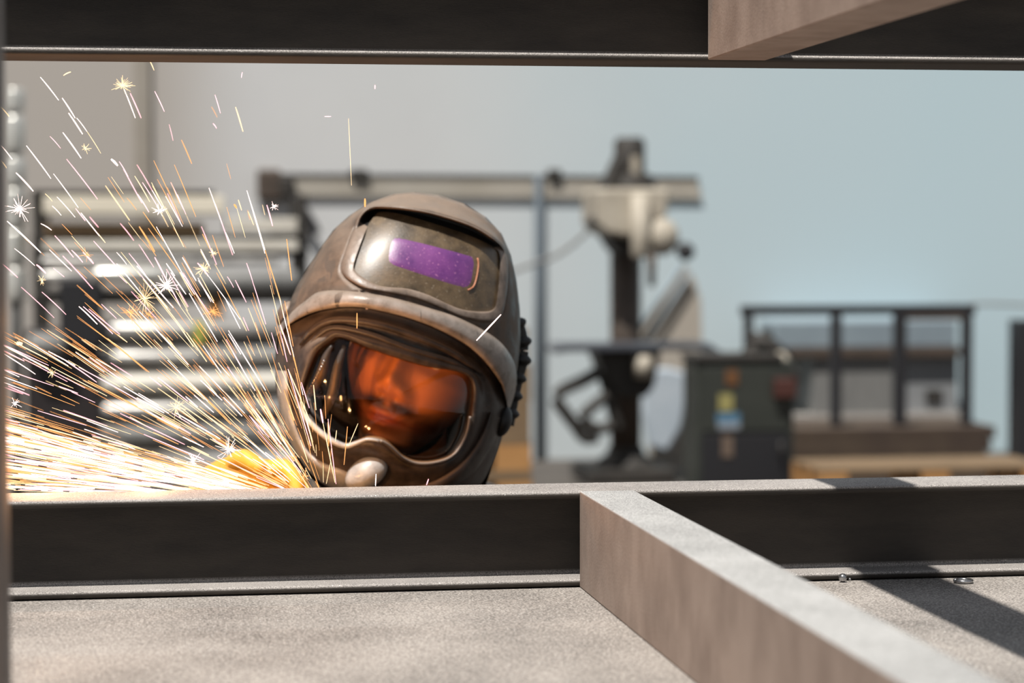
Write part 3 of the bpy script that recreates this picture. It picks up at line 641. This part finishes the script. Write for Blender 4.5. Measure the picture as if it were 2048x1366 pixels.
mb = MB(); mb.prism([(X(1183), Z(378)), (X(1328), Z(378)), (X(1322), Z(430)), (X(1300), Z(455)), (X(1245), Z(475)), (X(1205), Z(468)), (X(1184), Z(448))], 'y', DY - .16, DY + .32)
mb.build('drill_head', M_beige, dp, bevel=0.02)
MB().tube([(X(1266), DY - .2, Z(390)), (X(1266), DY - .2, Z(510)), (X(1266), DY - .2, Z(516))], [.052, .052, .04], 20).build('quill_housing', M_beige, dp, smooth=True)
MB().prism([(X(1205), Z(466)), (X(1246), Z(466)), (X(1244), Z(512)), (X(1226), Z(500))], 'y', DY - .08, DY + .2).build('head_clamp', M_darkm, dp, bevel=0.01)
MB().ball((X(1312), DY - .14, Z(474)), .10, .09, .105).build('feed_gearbox', M_beige, dp, smooth=True)
MB().tube([(X(1288), DY - .2, Z(505)), (X(1288), DY - .2, Z(572))], [.028, .018], 14).build('spindle', M_darkb, dp, smooth=True)
mb = MB(); mb.tube([(X(1330), DY - .16, Z(480)), (X(1352), DY - .22, Z(504))], .014, 10); mb.ball((X(1353), DY - .22, Z(503)), .052, n=14, m=8)
mb.build('feed_lever', M_blk, dp, smooth=True)
MB().ball((X(1180), DY - .1, Z(444)), .032).build('switch_knob', M_blk, dp, smooth=True)
mb = MB(); mb.tube([(cx + .012, cy - .05, Z(374)), (cx + .012, cy - .05, Z(350)), (cx + .012, cy - .05, Z(345)), (cx + .012, cy - .05, Z(283)), (cx + .012, cy - .05, Z(274))], [.15, .13, .088, .088, .07], 24)
mb.prism([(X(1205), Z(378)), (X(1222), Z(348)), (X(1240), Z(310)), (X(1240), Z(378))], 'y', DY - .02, DY + .2)
mb.build('motor', M_darkm, dp, smooth=True, angle=40)
MB().box(X(1263), X(1279), DY + 0.01, DY + .03, Z(350), Z(312)).build('motor_plate', M_beige, dp)

# fan-shaped guard panel leaning behind the drill table
gp = empty('guard_panel', (at(1340, 700, 13.6).x, 13.6, 0), 'pale fan-shaped panel leaning behind the pillar drill', 'panel')
Pq = [(1368, 528), (1388, 555), (1402, 600), (1404, 690), (1395, 925), (1300, 925), (1288, 690), (1270, 675)]
MB().prism([(at(x, y, 13.6).x, max(0, at(x, y, 13.6).z)) for x, y in Pq], 'y', 13.6, 13.63).build('panel_sheet', mat('pale_beige_sheet', (0.40, 0.36, 0.31), .7), gp)
for (x0, y0, x1, y1, r_) in ((1366, 530, 1272, 668, .016), (1380, 545, 1300, 672, .012)):
    MB().tube([at(x0, y0, 13.56), at(x1, y1, 13.56)], r_, 8).build('stiffener_bar', M_bluegrey, gp, smooth=True)
bs = MB(); pts = [(1290, 742), (1335, 735), (1372, 745), (1374, 800), (1362, 860), (1335, 905), (1300, 895), (1286, 830)]
bs.prism([(at(x, y, 13.45).x, at(x, y, 13.45).z) for x, y in pts], 'y', 13.45, 13.5)
tag(bs.build('folded_tarpaulin', M_bluecl, bevel=0.02), 'faded blue tarpaulin hanging between pillar drill and green cabinet', 'tarpaulin')

# wall duct
JY = 13.975
jd = empty('wall_duct', (at(960, 380, JY).x, JY, at(960, 398, JY).z), 'long beige duct with dark lid running along the wall behind the helmet', 'duct')
MB().prism([(at(560, 358, JY).x, at(560, 358, JY).z), (at(1395, 362, JY).x, at(1395, 362, JY).z), (at(1404, 398, JY).x, at(1404, 398, JY).z), (at(560, 392, JY).x, at(560, 392, JY).z)], 'y', JY, 13.998).build('duct_body', mat('duct_beige', (0.36, 0.33, 0.28), .8, 0, (.42, .39, .34), 3), jd)
MB().prism([(at(540, 347, JY).x, at(540, 347, JY).z), (at(1395, 353, JY).x, at(1395, 353, JY).z), (at(1398, 360, JY).x, at(1398, 360, JY).z), (at(540, 355, JY).x, at(540, 355, JY).z)], 'y', JY - .005, 13.998).build('duct_lid', M_darkm, jd)
pbox(515, 338, 562, 400, JY - .08, .1).build('end_box', M_darkb, jd, bevel=.02)
pbox(556, 352, 590, 395, JY - .08, .1).build('end_box', M_darkm, jd, bevel=.02)
for x0, x1 in ((700, 738), (1095, 1125)): pbox(x0, 338, x1, 356, JY - .04, .06).build('lid_clamp', M_darkm, jd, bevel=.02)
ptube('hanging_strap', [(585, 395), (606, 420), (622, 445), (634, 468)], JY - .05, .03, M_blk, jd)

ar = MB().tube([at(1076, 350, 13.955), (at(1076, 350, 13.955).x, 13.955, 0)], .024, 14).build('air_pipe', mat('bluegrey_pipe', (0.10, 0.125, 0.15), .85), smooth=True)
tag(ar, 'thin blue-grey vertical pipe between the helmet and pillar drill', 'pipe')
cb = ptube('power_cable', [(1020, 545), (1060, 530), (1110, 512), (1150, 485), (1182, 455)], 12.9, .012, M_grey, None)
tag(cb, 'thin grey cable sagging from the drill head towards the pipe', 'cable')
cb = ptube('wall_cable', [(1940, 609), (1990, 608), (2060, 611)], 13.6, .010, M_grey, None)
tag(cb, 'thin cable along the wall right of the black frame', 'cable')

# green machine cabinet
GY = 11.5
gc = empty('machine_cabinet', (at(1480, 960, GY).x, GY, 0), 'dark green machine cabinet with yellow and blue stickers beside the drill', 'cabinet')
a = at(1392, 800, GY).x; b = at(1588, 800, GY).x; zt = at(1480, 722, GY).z
MB().box(a, b, GY, GY + .3, 0.06, zt).build('cabinet_body', M_green, gc, bevel=.012)
MB().box(a + .04, b - .04, GY + .03, GY + .28, 0, 0.06).build('plinth', M_blk, gc)
MB().box(a - .01, b - .06, GY - .02, GY + .32, zt, zt + .035).build('cabinet_top', M_darkm, gc, bevel=.01)
dr = MB().box(a + .03, b - .03, GY - .015, GY, 0.09, at(1480, 868, GY).z).build('lower_door', M_blk, gc, bevel=.004)
MB().tube([(b - .08, GY - .04, .22), (b - .08, GY - .04, .32)], .008, 8).build('handle', M_darkm, dr, smooth=True)
MB().box(a + .03, b - .03, GY - .012, GY, at(1480, 862, GY).z, zt - .03).build('upper_door', M_green, gc, bevel=.004)
for (x0, y0, x1, y1, nm, cc) in ((1438, 788, 1466, 822, 'yellow sticker', (0.30, 0.27, 0.10)), (1434, 826, 1480, 846, 'blue sticker', (0.08, 0.18, 0.28)), (1436, 846, 1480, 858, 'white sticker', (0.26, 0.29, 0.33)), (1444, 872, 1466, 914, 'tan sticker', (0.14, 0.10, 0.075))):
    o = pbox(x0, y0, x1, y1, GY - .02, .004).build('sticker', mat(nm.replace(' ', '_'), cc, .6), gc); o['label'] = nm
pbox(1452, 740, 1476, 770, GY - .02, .01).build('sticker', mat('rust_label', (0.14, 0.06, 0.02), .6), gc)['label'] = 'rusty orange label'
MB().box(at(1545, 775, GY).x, at(1588, 775, GY).x, GY - .06, GY, at(1560, 796, GY).z, at(1560, 756, GY).z).build('switch_box', mat('dull_red', (0.06, 0.018, 0.013), .6), gc, bevel=.01)
# saw head on top of the cabinet
sw = empty('saw_head', (at(1530, 715, GY).x, GY + .2, zt + .035), 'small dark and tan saw head clamped on top of the green cabinet', 'saw')
mb = MB(); mb.tube([at(1498, 712, GY + .2), at(1512, 690, GY + .2), at(1500, 668, GY + .2)], [.05, .04, .03], 12); mb.build('saw_post', M_darkm, sw, smooth=True)
MB().tube([at(1500, 672, GY + .2), at(1540, 690, GY + .2), at(1572, 722, GY + .2)], [.03, .045, .05], 12).build('saw_arm', M_darkm, sw, smooth=True)
MB().ball(at(1534, 668, GY + .2), .03).build('knob', M_darkm, sw, smooth=True)
MB().ball(at(1561, 726, GY + .15), .05, .06, .06).build('saw_motor', M_beige, sw, smooth=True)
MB().ball(at(1584, 752, GY + .1), .045, .05, .06).build('saw_clamp', M_darkm, sw, smooth=True)

# black open frame standing on brown beams
FY = 12.3
zb = at(1700, 852, FY).z; ztf = at(1700, 610, FY).z
bf = empty('black_steel_stand', (at(1715, 852, FY).x, FY, zb), 'black open steel stand with four uprights on stacked brown beams', 'stand')
MB().box(at(1484, 620, FY).x, at(1952, 620, FY).x, FY, FY + .05, at(1700, 630, FY).z, ztf).build('top_rail', M_blk, bf, bevel=.004)
for x0, x1 in ((1490, 1507), (1665, 1684), (1790, 1814), (1926, 1946)):
    MB().box(at(x0, 700, FY).x, at(x1, 700, FY).x, FY, FY + .05, zb, at(1700, 630, FY).z).build('upright', M_blk, bf, bevel=.004)
MB().box(at(1815, 700, FY).x, at(1926, 700, FY).x, FY, FY + .03, at(1870, 640, FY).z, at(1700, 630, FY).z).build('label_strip', M_darkb, bf)
zz = at(1700, 926, FY).z
labs = ['brown timber beam under the black stand, topmost of the stack, olive streaked', 'dark brown timber beam in the middle of the stack under the black stand', 'dark brown timber beam lowest in the stack, behind the tan pallet']
hs = [zb, zb - .07, zb - .14, 0.0]
for k in range(3):
    o = MB().box(at(1580 - 6 * k, 880, FY).x, at(1976 - 8 * k, 880, FY).x, FY - .12, FY + .62, hs[k + 1], hs[k] - .003).build('timber_beam', M_brown, bevel=.006)
    tag(o, labs[k], 'beam', 'timber beams under the black stand')

# stacked sheet cabinet against the wall behind the stand
PY = 13.5
wc = empty('wall_cabinet', (at(1750, 850, PY).x, PY, 0), 'low grey cabinet with blue-grey top against the wall behind the black stand', 'cabinet')
xa, xb = at(1560, 700, PY).x, at(1924, 700, PY).x
MB().box(xa, xb, PY + .1, 13.99, at(1700, 697, PY).z, at(1700, 644, PY).z).build('upper_panel', M_bluegrey, wc, bevel=.01)
MB().box(xa + .02, xb, PY - .02, 13.99, at(1700, 713, PY).z, at(1700, 697, PY).z).build('shelf_edge', M_darkb, wc)
MB().box(at(1628, 760, PY).x, at(1800, 760, PY).x, PY + .02, 13.99, at(1700, 828, PY).z, at(1700, 713, PY).z).build('sliding_door', M_grey, wc, bevel=.005)
o = MB().box(at(1802, 760, PY).x, xb - .01, PY + .05, 13.99, at(1700, 828, PY).z, at(1700, 713, PY).z).build('sliding_door', mat('light_grey_panel', (0.23, 0.24, 0.25), .6), wc, bevel=.005); o['label'] = 'paler grey door'
MB().box(at(1856, 790, PY).x, at(1888, 790, PY).x, PY + .03, PY + .05, at(1870, 805, PY).z, at(1870, 780, PY).z).build('door_handle', M_darkm, o)
MB().box(xa + .1, xb, PY, 13.99, 0, at(1700, 828, PY).z).build('cabinet_base', mat('pale_base', (0.40, 0.38, 0.36), .7), wc)
bc = pbox(2040, 640, 2230, 980, 12.9, .2)
tag(bc.build('tall_cabinet', M_blk, bevel=.01), 'tall black cabinet cut off by the right edge', 'cabinet')

# pallets
def pallet(root, x0, x1, y0, y1, z0, boards=5, wood=M_wood, blk=M_woodo, h=0.144):
    wy = (y1 - y0)
    for k in range(boards):
        w_ = wy / boards * 0.82; yy = y0 + (wy - w_) * k / (boards - 1)
        MB().box(x0, x1, yy, yy + w_, z0 + h - .022, z0 + h).build('plank', wood, root, bevel=.002)
    for yy in (y0, (y0 + y1) / 2 - .05, y1 - .1):
        MB().box(x0, x1, yy, yy + .1, z0, z0 + .022).build('bottom_plank', wood, root)
        for xx in (x0, (x0 + x1) / 2 - .07, x1 - .14):
            MB().box(xx, xx + .14, yy, yy + .1, z0 + .022, z0 + h - .022).build('block', blk, root)
PLY = 10.6
zt = at(1800, 934, PLY).z
for k, (z0, lab) in enumerate(((zt - .144, 'tan wooden pallet on top of the stack at far right'), (zt - .29, 'tan wooden pallet underneath the top one at far right'))):
    r = empty('pallet', (at(1850, 925, PLY).x, PLY, z0), lab, 'pallet')
    pallet(r, at(1640, 925, PLY).x, at(2100, 925, PLY).x, PLY, PLY + .5, z0, h=.142)
bx = MB().box(at(1660, 925, PLY).x, at(2090, 925, PLY).x, PLY + .06, PLY + .45, 0, zt - .295).build('timber_bunk', M_brown, bevel=.01); tag(bx, 'low brown timber bunk under the two tan pallets', 'bunk')
QY = 8.8
names = ['lowest', 'second from the bottom', 'third from the bottom', 'fourth from the bottom', 'third from the top', 'second from the top', 'topmost']
for k in range(7):
    sh_ = [0, .0, -.015, .004, -.02, -.005, -.03][k]
    r = empty('pallet', (at(960, 900, QY).x, QY, .146 * k), 'wooden pallet behind the helmet, ' + names[k] + ' of its stack', 'pallet', 'pallets stacked behind the helmet')
    xr = at([1068, 1066, 1064, 1062, 1060, 1062, 1056][k], 800, QY).x + 0 * sh_
    pallet(r, xr - .8, xr, QY, QY + .8, .146 * k, wood=M_wood, blk=M_woodo if k < 4 else M_wood, h=.144)

# stock rack at the left
RY = 11.0
rk = empty('stock_rack', (at(330, 900, RY).x, RY, 0), 'dark steel storage rack holding pale bars and sheets at the left', 'rack')
zf = lambda py: at(300, py, RY).z
for x0, x1 in ((64, 84), (600, 618)):
    for yy in (RY + .09, RY + .75):
        MB().box(at(x0, 600, RY).x, at(x1, 600, RY).x, yy, yy + .06, 0, zf(388)).build('rack_upright', M_darkm, rk, bevel=.004)
for y_ in (476, 508, 600, 690, 738, 796, 845, 900):
    for yy in (RY + .085, RY + .74):
        MB().box(at(62, 600, RY).x, at(620, 600, RY).x, yy, yy + .06, zf(y_ + 7), zf(y_ - 5)).build('rack_arm', M_darkm, rk)
MB().box(at(64, 600, RY).x, at(430, 600, RY).x, RY + .05, RY + .8, zf(388), zf(380)).build('top_board', M_darkm, rk)
MB().box(at(52, 600, RY).x, at(200, 600, RY).x, RY - .06, RY + .03, zf(885), zf(655)).build('side_panel', mat('rack_panel', (0.022, 0.017, 0.018), .5), rk, bevel=.01)
MB().box(at(120, 600, RY).x, at(205, 600, RY).x, RY - .10, RY + .02, zf(690), zf(560)).build('side_panel', M_blk, rk, bevel=.01)
def bar(x0, y0, x1, y1, m, label, cat='bar', name='steel_tube', rnd=True, dy=0, grp='stock on the left rack'):
    z1, z0 = zf(y0), zf(y1); r_ = (z1 - z0) / 2; xa, xb = at(x0, 600, RY).x, at(x1, 600, RY).x; zc = (z0 + z1) / 2
    mb = MB()
    if rnd:
        mb.tube([(xa, RY + dy, zc), (xa + .02, RY + dy, zc), (xb - .02, RY + dy, zc), (xb, RY + dy, zc)], [r_ * .8, r_, r_, r_ * .8], 16)
    else: mb.box(xa, xb, RY + dy, RY + dy + .5, z0, z1)
    return tag(mb.build(name, m, smooth=rnd, bevel=0 if rnd else .006, angle=50 if rnd else None), label, cat, grp)
M_white = mat('cream_sheet', (0.72, 0.66, 0.54), 0.6, 0, (0.8, 0.75, 0.63), 4)
bar(88, 392, 450, 428, M_white, 'long cream board lying on top of the left rack', 'board', 'cream_board', False)
bar(455, 436, 596, 466, M_light, 'short pale grey board at the right end of the left rack, below the cream board', 'board', 'grey_board', False)
bar(90, 446, 410, 471, M_wood, 'brown wooden plank directly under the cream board on the left rack', 'plank', 'wooden_plank', False, .05)
bar(88, 481, 597, 503, M_light, 'full length pale bar under the brown plank on the left rack', rnd=False)
bar(85, 513, 560, 530, M_stock, 'narrow grey bar just below the full length pale bar')
bar(190, 534, 372, 562, M_foil, 'shiny silver tube in the middle tier of the left rack')
bar(84, 540, 180, 566, M_stock, 'grey tube left of the shiny silver tube on the rack')
bar(380, 540, 597, 592, M_grey, 'thick mid grey tube right of the shiny silver tube on the rack')
bar(84, 575, 597, 594, M_darkm, 'long dark bar under the middle tier of the left rack')
bar(205, 642, 575, 680, M_stock, 'uppermost thick grey tube in the lower tier of the rack')
bar(200, 700, 575, 730, M_stock, 'second grey tube down in the lower tier of the rack')
bar(196, 748, 575, 789, M_light, 'thick pale tube with a bright end in the lower tier of the rack')
bar(192, 803, 575, 838, M_stock, 'fourth grey tube down in the lower tier of the rack')
bar(240, 853, 600, 888, M_grey, 'lowest visible dull grey tube of the rack')
bar(60, 662, 130, 715, M_grey, 'short grey drum end at the left of the dark side panel', 'drum', 'drum', True, -.1, None)
o = pbox(414, 600, 446, 636, RY - .02, .1).build('wooden_block', M_woodo, bevel=.01); tag(o, 'small orange wooden block wedged in the rack above the lower tier', 'block')
o = pbox(388, 645, 410, 690, RY - .06, .03).build('tape_roll', mat('yellow_green_tape', (0.38, 0.40, 0.08), .6), bevel=.01); tag(o, 'yellow-green tape wrapped over the top grey tube of the rack', 'tape')
# foil wrapped column
fc = empty('wrapped_column', (at(30, 400, RY).x, RY, 0), 'column wrapped in silver foil at the left edge beyond the rack', 'column')
xm = at(30, 400, RY + .3).x
for k, (y0, y1) in enumerate(((178, 224), (232, 306), (316, 372), (378, 455), (462, 530), (536, 602))):
    a = at(30, y1, RY + .3).z; b = at(30, y0, RY + .3).z
    MB().lathe([(.046, 0), (.049, (b - a) * .1), (.05, (b - a) * .5), (.049, (b - a) * .9), (.045, b - a)], 16, Matrix.Translation((xm, RY + .3, a))).build('foil_wrap', M_foil, fc, smooth=True)
MB().tube([(xm, RY + .3, 0), (xm, RY + .3, at(30, 180, RY + .3).z)], .03, 12).build('pipe', M_grey, fc, smooth=True)

# ------------------------------------------------------------------ sparks
E_white = emit('spark_white', (1.0, 0.72, 0.64), 4.0)
E_pink = emit('spark_pink', (1.0, 0.44, 0.48), 2.7)
E_orange = emit('spark_orange', (1.0, 0.42, 0.14), 1.7)
E_yellow = emit('spark_yellow', (1.0, 0.68, 0.36), 2.4)
SRC = Vector((655.0, 1018.0))
def spark_verts(mb, x0, y0, x1, y1, Ya, Yb, wpx, sag=0.0, n=4):
    pts = []; rr = []; k = 4
    for i in range(k + 1):
        t_ = i / k; pts.append(at(x0 + (x1 - x0) * t_, y0 + (y1 - y0) * t_ - sag * 4 * t_ * (1 - t_), Ya + (Yb - Ya) * t_))
        rr.append(wpx * 0.44 * 2.5 / FPX * (0.35 + 0.65 * math.sin(math.pi * (0.12 + 0.76 * t_))))
    mb.tube(pts, rr, n)
def ydepth(x, y, tilt):
    r = math.hypot(x - SRC.x, y - SRC.y); return 2.475 + tilt * r / 1000
def cA(l): return [v / 1.5516 for v in l]
HAND = '''125,53,182,125,2.2;197,48,220,37,2.5;193,118,233,180,2.6;213,165,256,230,2.6;238,180,270,222,1.6;270,222,313,290,1.2;195,225,252,305,2.8;155,237,188,274,1.6;82,266,158,368,2.2;404,103,438,180,2.6;385,90,420,180,2.2;480,97,510,160,2.2;525,200,537,250,1.5;563,248,595,322,2.4;667,108,684,165,1.8;656,145,674,178,1.4;731,146,754,222,3;661,197,672,212,2.2;749,55,752,38,2;465,3,478,32,2;0,145,28,175,1.8;0,263,38,308,1.8;0,310,20,335,2;207,308,303,432,2;166,353,243,458,1.8;50,350,103,407,3;345,308,365,328,5;370,315,398,362,2;425,325,475,410,1.8;418,360,465,440,2;442,380,495,465,2.2;470,380,570,580,1.6;488,370,560,505,1.4;541,325,608,487,1.6;427,416,462,472,2.6;394,428,424,466,1.4;766,405,822,600,1.8;770,470,787,512,1.4;828,450,846,515,3.4;726,448,734,460,4.5;822,588,872,750,2;890,556,906,685,1.4;668,447,722,605,2.4;700,535,727,600,1.8;625,517,672,635,2.2;628,540,650,585,2;765,630,785,690,1.8;783,685,825,820,1.8;432,517,480,595,4;373,507,415,560,2.2;400,600,453,668,1.8;362,597,393,634,1.6;22,500,127,598,3.2;127,508,160,528,2;162,453,190,482,1.5;177,425,233,488,1.5;140,415,162,438,1.4;113,635,142,662,4.2;170,545,228,612,2.6;222,590,257,628,2.6;258,596,290,632,4.2;45,585,108,638,1.6;195,608,288,710,2.4;0,628,55,675,2;66,705,168,800,1.6;245,765,302,820,2.6;258,765,350,850,2.6;362,632,450,740,2;480,612,525,700,3.4;520,690,560,765,2.6;613,630,645,668,3.4;645,668,745,805,1.6;672,660,745,800,1.6;705,672,725,706,1.6;545,812,600,890,2;870,822,902,915,2.6;895,962,962,1120,2.4;935,1000,960,1080,2;0,880,150,960,2.6;0,905,110,975,2;130,720,205,790,2;205,935,300,1000,2.4'''
SP = []
for l in HAND.split(';'):
    a_ = [float(v) for v in l.split(',')]; SP.append((a_[0] / 1.5516, 120 + a_[1] / 1.5516, a_[2] / 1.5516, 120 + a_[3] / 1.5516, a_[4] * 1.0))
# sparks seen against the helmet (photo pixels)
SP += [(730, 397, 730, 414, 4.5), (714, 626, 714, 657, 2.6), (1002, 629, 953, 681, 3), (697, 237, 703, 371, 1.2), (750, 170, 750, 178, 2.5), (649, 233, 662, 233, 2), (576, 738, 622, 892, 2.2), (641, 818, 646, 846, 4), (646, 846, 670, 965, 1.8), (656, 838, 672, 968, 1.6), (695, 853, 688, 930, 2), (716, 847, 697, 892, 1.3), (752, 948, 751, 972, 1.8), (857, 958, 853, 970, 2.4), (627, 770, 632, 820, 2.2), (495, 385, 530, 500, 1.8), (530, 500, 560, 600, 1.8), (560, 600, 606, 790, 1.6), (560, 650, 580, 708, 2.6), (573, 478, 583, 560, 1.3), (568, 780, 588, 842, 1.8), (601, 880, 616, 925, 1.6)]
SLAB = {(730, 397, 730, 414, 4.5): 'short thick bright spark over the top left edge of the helmet', (714, 626, 714, 657, 2.6): 'short upright spark just under the middle of the brow', (1002, 629, 953, 681, 3): 'orange slanting spark across the right end of the brow', (697, 237, 703, 371, 1.2): 'very thin long upright spark in the air above the helmet', (750, 170, 750, 178, 2.5): 'tiny dot-like spark high above the helmet under the upper beam', (649, 233, 662, 233, 2): 'tiny level dash of a spark high up left of the long thin one', (695, 853, 688, 930, 2): 'thin curved spark in front of the mask left of the chin', (716, 847, 697, 892, 1.3): 'thin orange spark leaning right in front of the shield bottom', (752, 948, 751, 972, 1.8): 'small upright orange spark on the chin cap', (857, 958, 853, 970, 2.4): 'tiny spark on the beam edge under the mask right half', (627, 770, 632, 820, 2.2): 'upright spark at the left edge of the face shield', (641, 818, 646, 846, 4): 'short thick white spark on the lower left of the face shield'}
rnd = random.Random(21)
HANDN = len(SP); RSP = []
def add_rand(n, a0, a1, r0, r1, l0_, l1_, w0, w1, pw=1.0):
    for _ in range(n):
        an = math.radians(a0 + (a1 - a0) * rnd.random() ** pw); r = r0 + (r1 - r0) * rnd.random(); L = l0_ + (l1_ - l0_) * rnd.random() ** 1.6
        ox = rnd.gauss(0, 9); oy = rnd.gauss(0, 4); jit = math.radians(rnd.gauss(0, 2.0)); wd = w0 + (w1 - w0) * rnd.random() ** 2
        xs = SRC.x + ox - r * math.cos(an); ys = SRC.y + oy - r * math.sin(an)
        xe = xs - L * math.cos(an + jit); ye = ys - L * math.sin(an + jit)
        if ye < 130: continue
        RSP.append((xe, ye, xs, ys, wd))
add_rand(380, 4, 17, 60, 690, 60, 240, 1.0, 3.6)          # dense jet along the beam
add_rand(100, 2, 14, 300, 700, 90, 260, 2.5, 5.0)
add_rand(170, 15, 34, 60, 700, 35, 170, 0.8, 2.8)
add_rand(210, 30, 62, 60, 560, 30, 150, 0.8, 2.6)
add_rand(70, 40, 66, 380, 760, 25, 90, 0.8, 2.4)
add_rand(90, 52, 80, 30, 400, 25, 110, 0.7, 1.8)
add_rand(16, 62, 80, 420, 740, 20, 80, 0.8, 2.2)
add_rand(14, 80, 98, 30, 200, 15, 70, 0.8, 1.8)
RSP.sort(key=lambda s: -math.hypot(s[2] - s[0], s[3] - s[1]) * s[4])
nind = 298 - len(SP)
allind = SP + RSP[:nind]; rest = RSP[nind:]
mats = [E_white, E_pink, E_orange, E_yellow]
def style(i, s):
    q_ = rnd.random()
    if s[4] < 1.5: return 2 if q_ < .6 else 3
    if q_ < .45: return 1
    if q_ < .72: return 0
    return 2 if q_ < .86 else 3
for i, s in enumerate(allind):
    x0, y0, x1, y1, wd = s; over = max(x0, x1) > 560
    tl = rnd.uniform(-.02, .03) if over else rnd.uniform(-.10, .22)
    mb = MB(); spark_verts(mb, x0, y0, x1, y1, ydepth(x0, y0, tl), ydepth(x1, y1, tl), wd, 1.0 if not over else 0)
    o = mb.build('spark', mats[style(i, s)], smooth=True, recalc=False)
    if s in SLAB: tag(o, SLAB[s], 'spark')
    else: tag(o, 'thin glowing streak of hot metal in the spray of sparks left of the helmet', 'spark', 'flying grinding sparks')
bunch = [MB() for _ in range(4)]
for i, s in enumerate(rest):
    x0, y0, x1, y1, wd = s; over = max(x0, x1) > 560; tl = rnd.uniform(-.02, .03) if over else rnd.uniform(-.12, .28)
    spark_verts(bunch[style(i, s)], x0, y0, x1, y1, ydepth(x0, y0, tl), ydepth(x1, y1, tl), wd)
for i, b_ in enumerate(bunch):
    o = b_.build('fine_sparks', mats[i], recalc=False)
    tag(o, ['whitish', 'pinkish', 'orange', 'yellow'][i] + ' fine sparks filling the jet between the larger streaks', 'sparks', None, 'stuff')
BUR = [(380, 80, 27, 'feathery spark burst high up near the tan wall conduit'), (62, 462, 34, 'largest bright spark burst at the left edge'), (448, 740, 34, 'wide star-shaped spark burst above the lower tubes'), (515, 700, 30, 'ragged spark burst up and right of the wide star'), (405, 785, 22, 'small spark burst left of the orange star'), (460, 790, 18, 'orange star-like spark burst below the wide star'), (632, 648, 22, 'forked spark burst in front of the thick grey tube'), (660, 780, 22, 'twisted spark burst by the orange wooden block'), (663, 600, 16, 'tiny spiky burst at the end of a paired streak'), (849, 455, 13, 'small feathery burst above the helmet left side'), (545, 1080, 28, 'spark burst over the fourth lower tube'), (710, 1210, 30, 'dense spark burst just above the yellow glove'), (265, 275, 13, 'tiny branching burst on the plain upper wall'), (268, 605, 17, 'short orange burst on the middle tier of the rack'), (130, 683, 12, 'small star burst in front of the dark rack upright'), (908, 1235, 20, 'golden burst at the lower left rim of the mask'), (945, 1290, 17, 'golden burst lowest by the mask rim over the beam'), (495, 468, 18, 'loose burst on the cream board right end'), (160, 970, 16, 'burst low in front of the dark side panel'), (600, 1245, 22, 'flat burst just above the beam left of the glove'), (60, 880, 10, 'round glowing blob with a hooked tail at left'), (45, 1065, 18, 'crossed burst at the far left above the dense jet')]
for i, (x, y, r_, lab) in enumerate(BUR):
    x = x / 1.5516; y = 120 + y / 1.5516; r_ = r_ * .75; mb = MB(); tl = rnd.uniform(-.02, .05); Yc = ydepth(x, y, tl)
    nr = 40 if r_ > 15 else 22
    for k in range(nr):
        a_ = rnd.uniform(0, 2 * math.pi); L = r_ * (.25 + 1.05 * rnd.random() ** 1.7); dyy = rnd.uniform(-.008, .008)
        spark_verts(mb, x, y, x + L * math.cos(a_), y + L * math.sin(a_), Yc, Yc + dyy, rnd.uniform(.5, 1.1))
    if lab.startswith('round'): mb.ball(at(x, y, Yc), .0035, .0025, .002)
    o = mb.build('spark_burst', [E_yellow, E_white, E_yellow, E_white][i % 4] if 'gold' not in lab and 'orange' not in lab else E_orange, recalc=False); tag(o, lab, 'spark burst')
# the light the jet of sparks gives off
for i, (x, y, Y_, e) in enumerate(((520, 972, 2.50, 0.9), (300, 930, 2.50, 1.8), (80, 900, 2.48, 1.8), (170, 640, 2.47, 0.7), (640, 965, 2.53, 0.25), (566, 800, 2.53, 0.5))):
    L = bpy.data.lights.new('spark_light', 'POINT'); L.energy = e; L.color = (1.0, 0.48, 0.18); L.shadow_soft_size = 0.004
    o = bpy.data.objects.new('spark_light', L); C.objects.link(o); o.location = at(x, y, Y_)
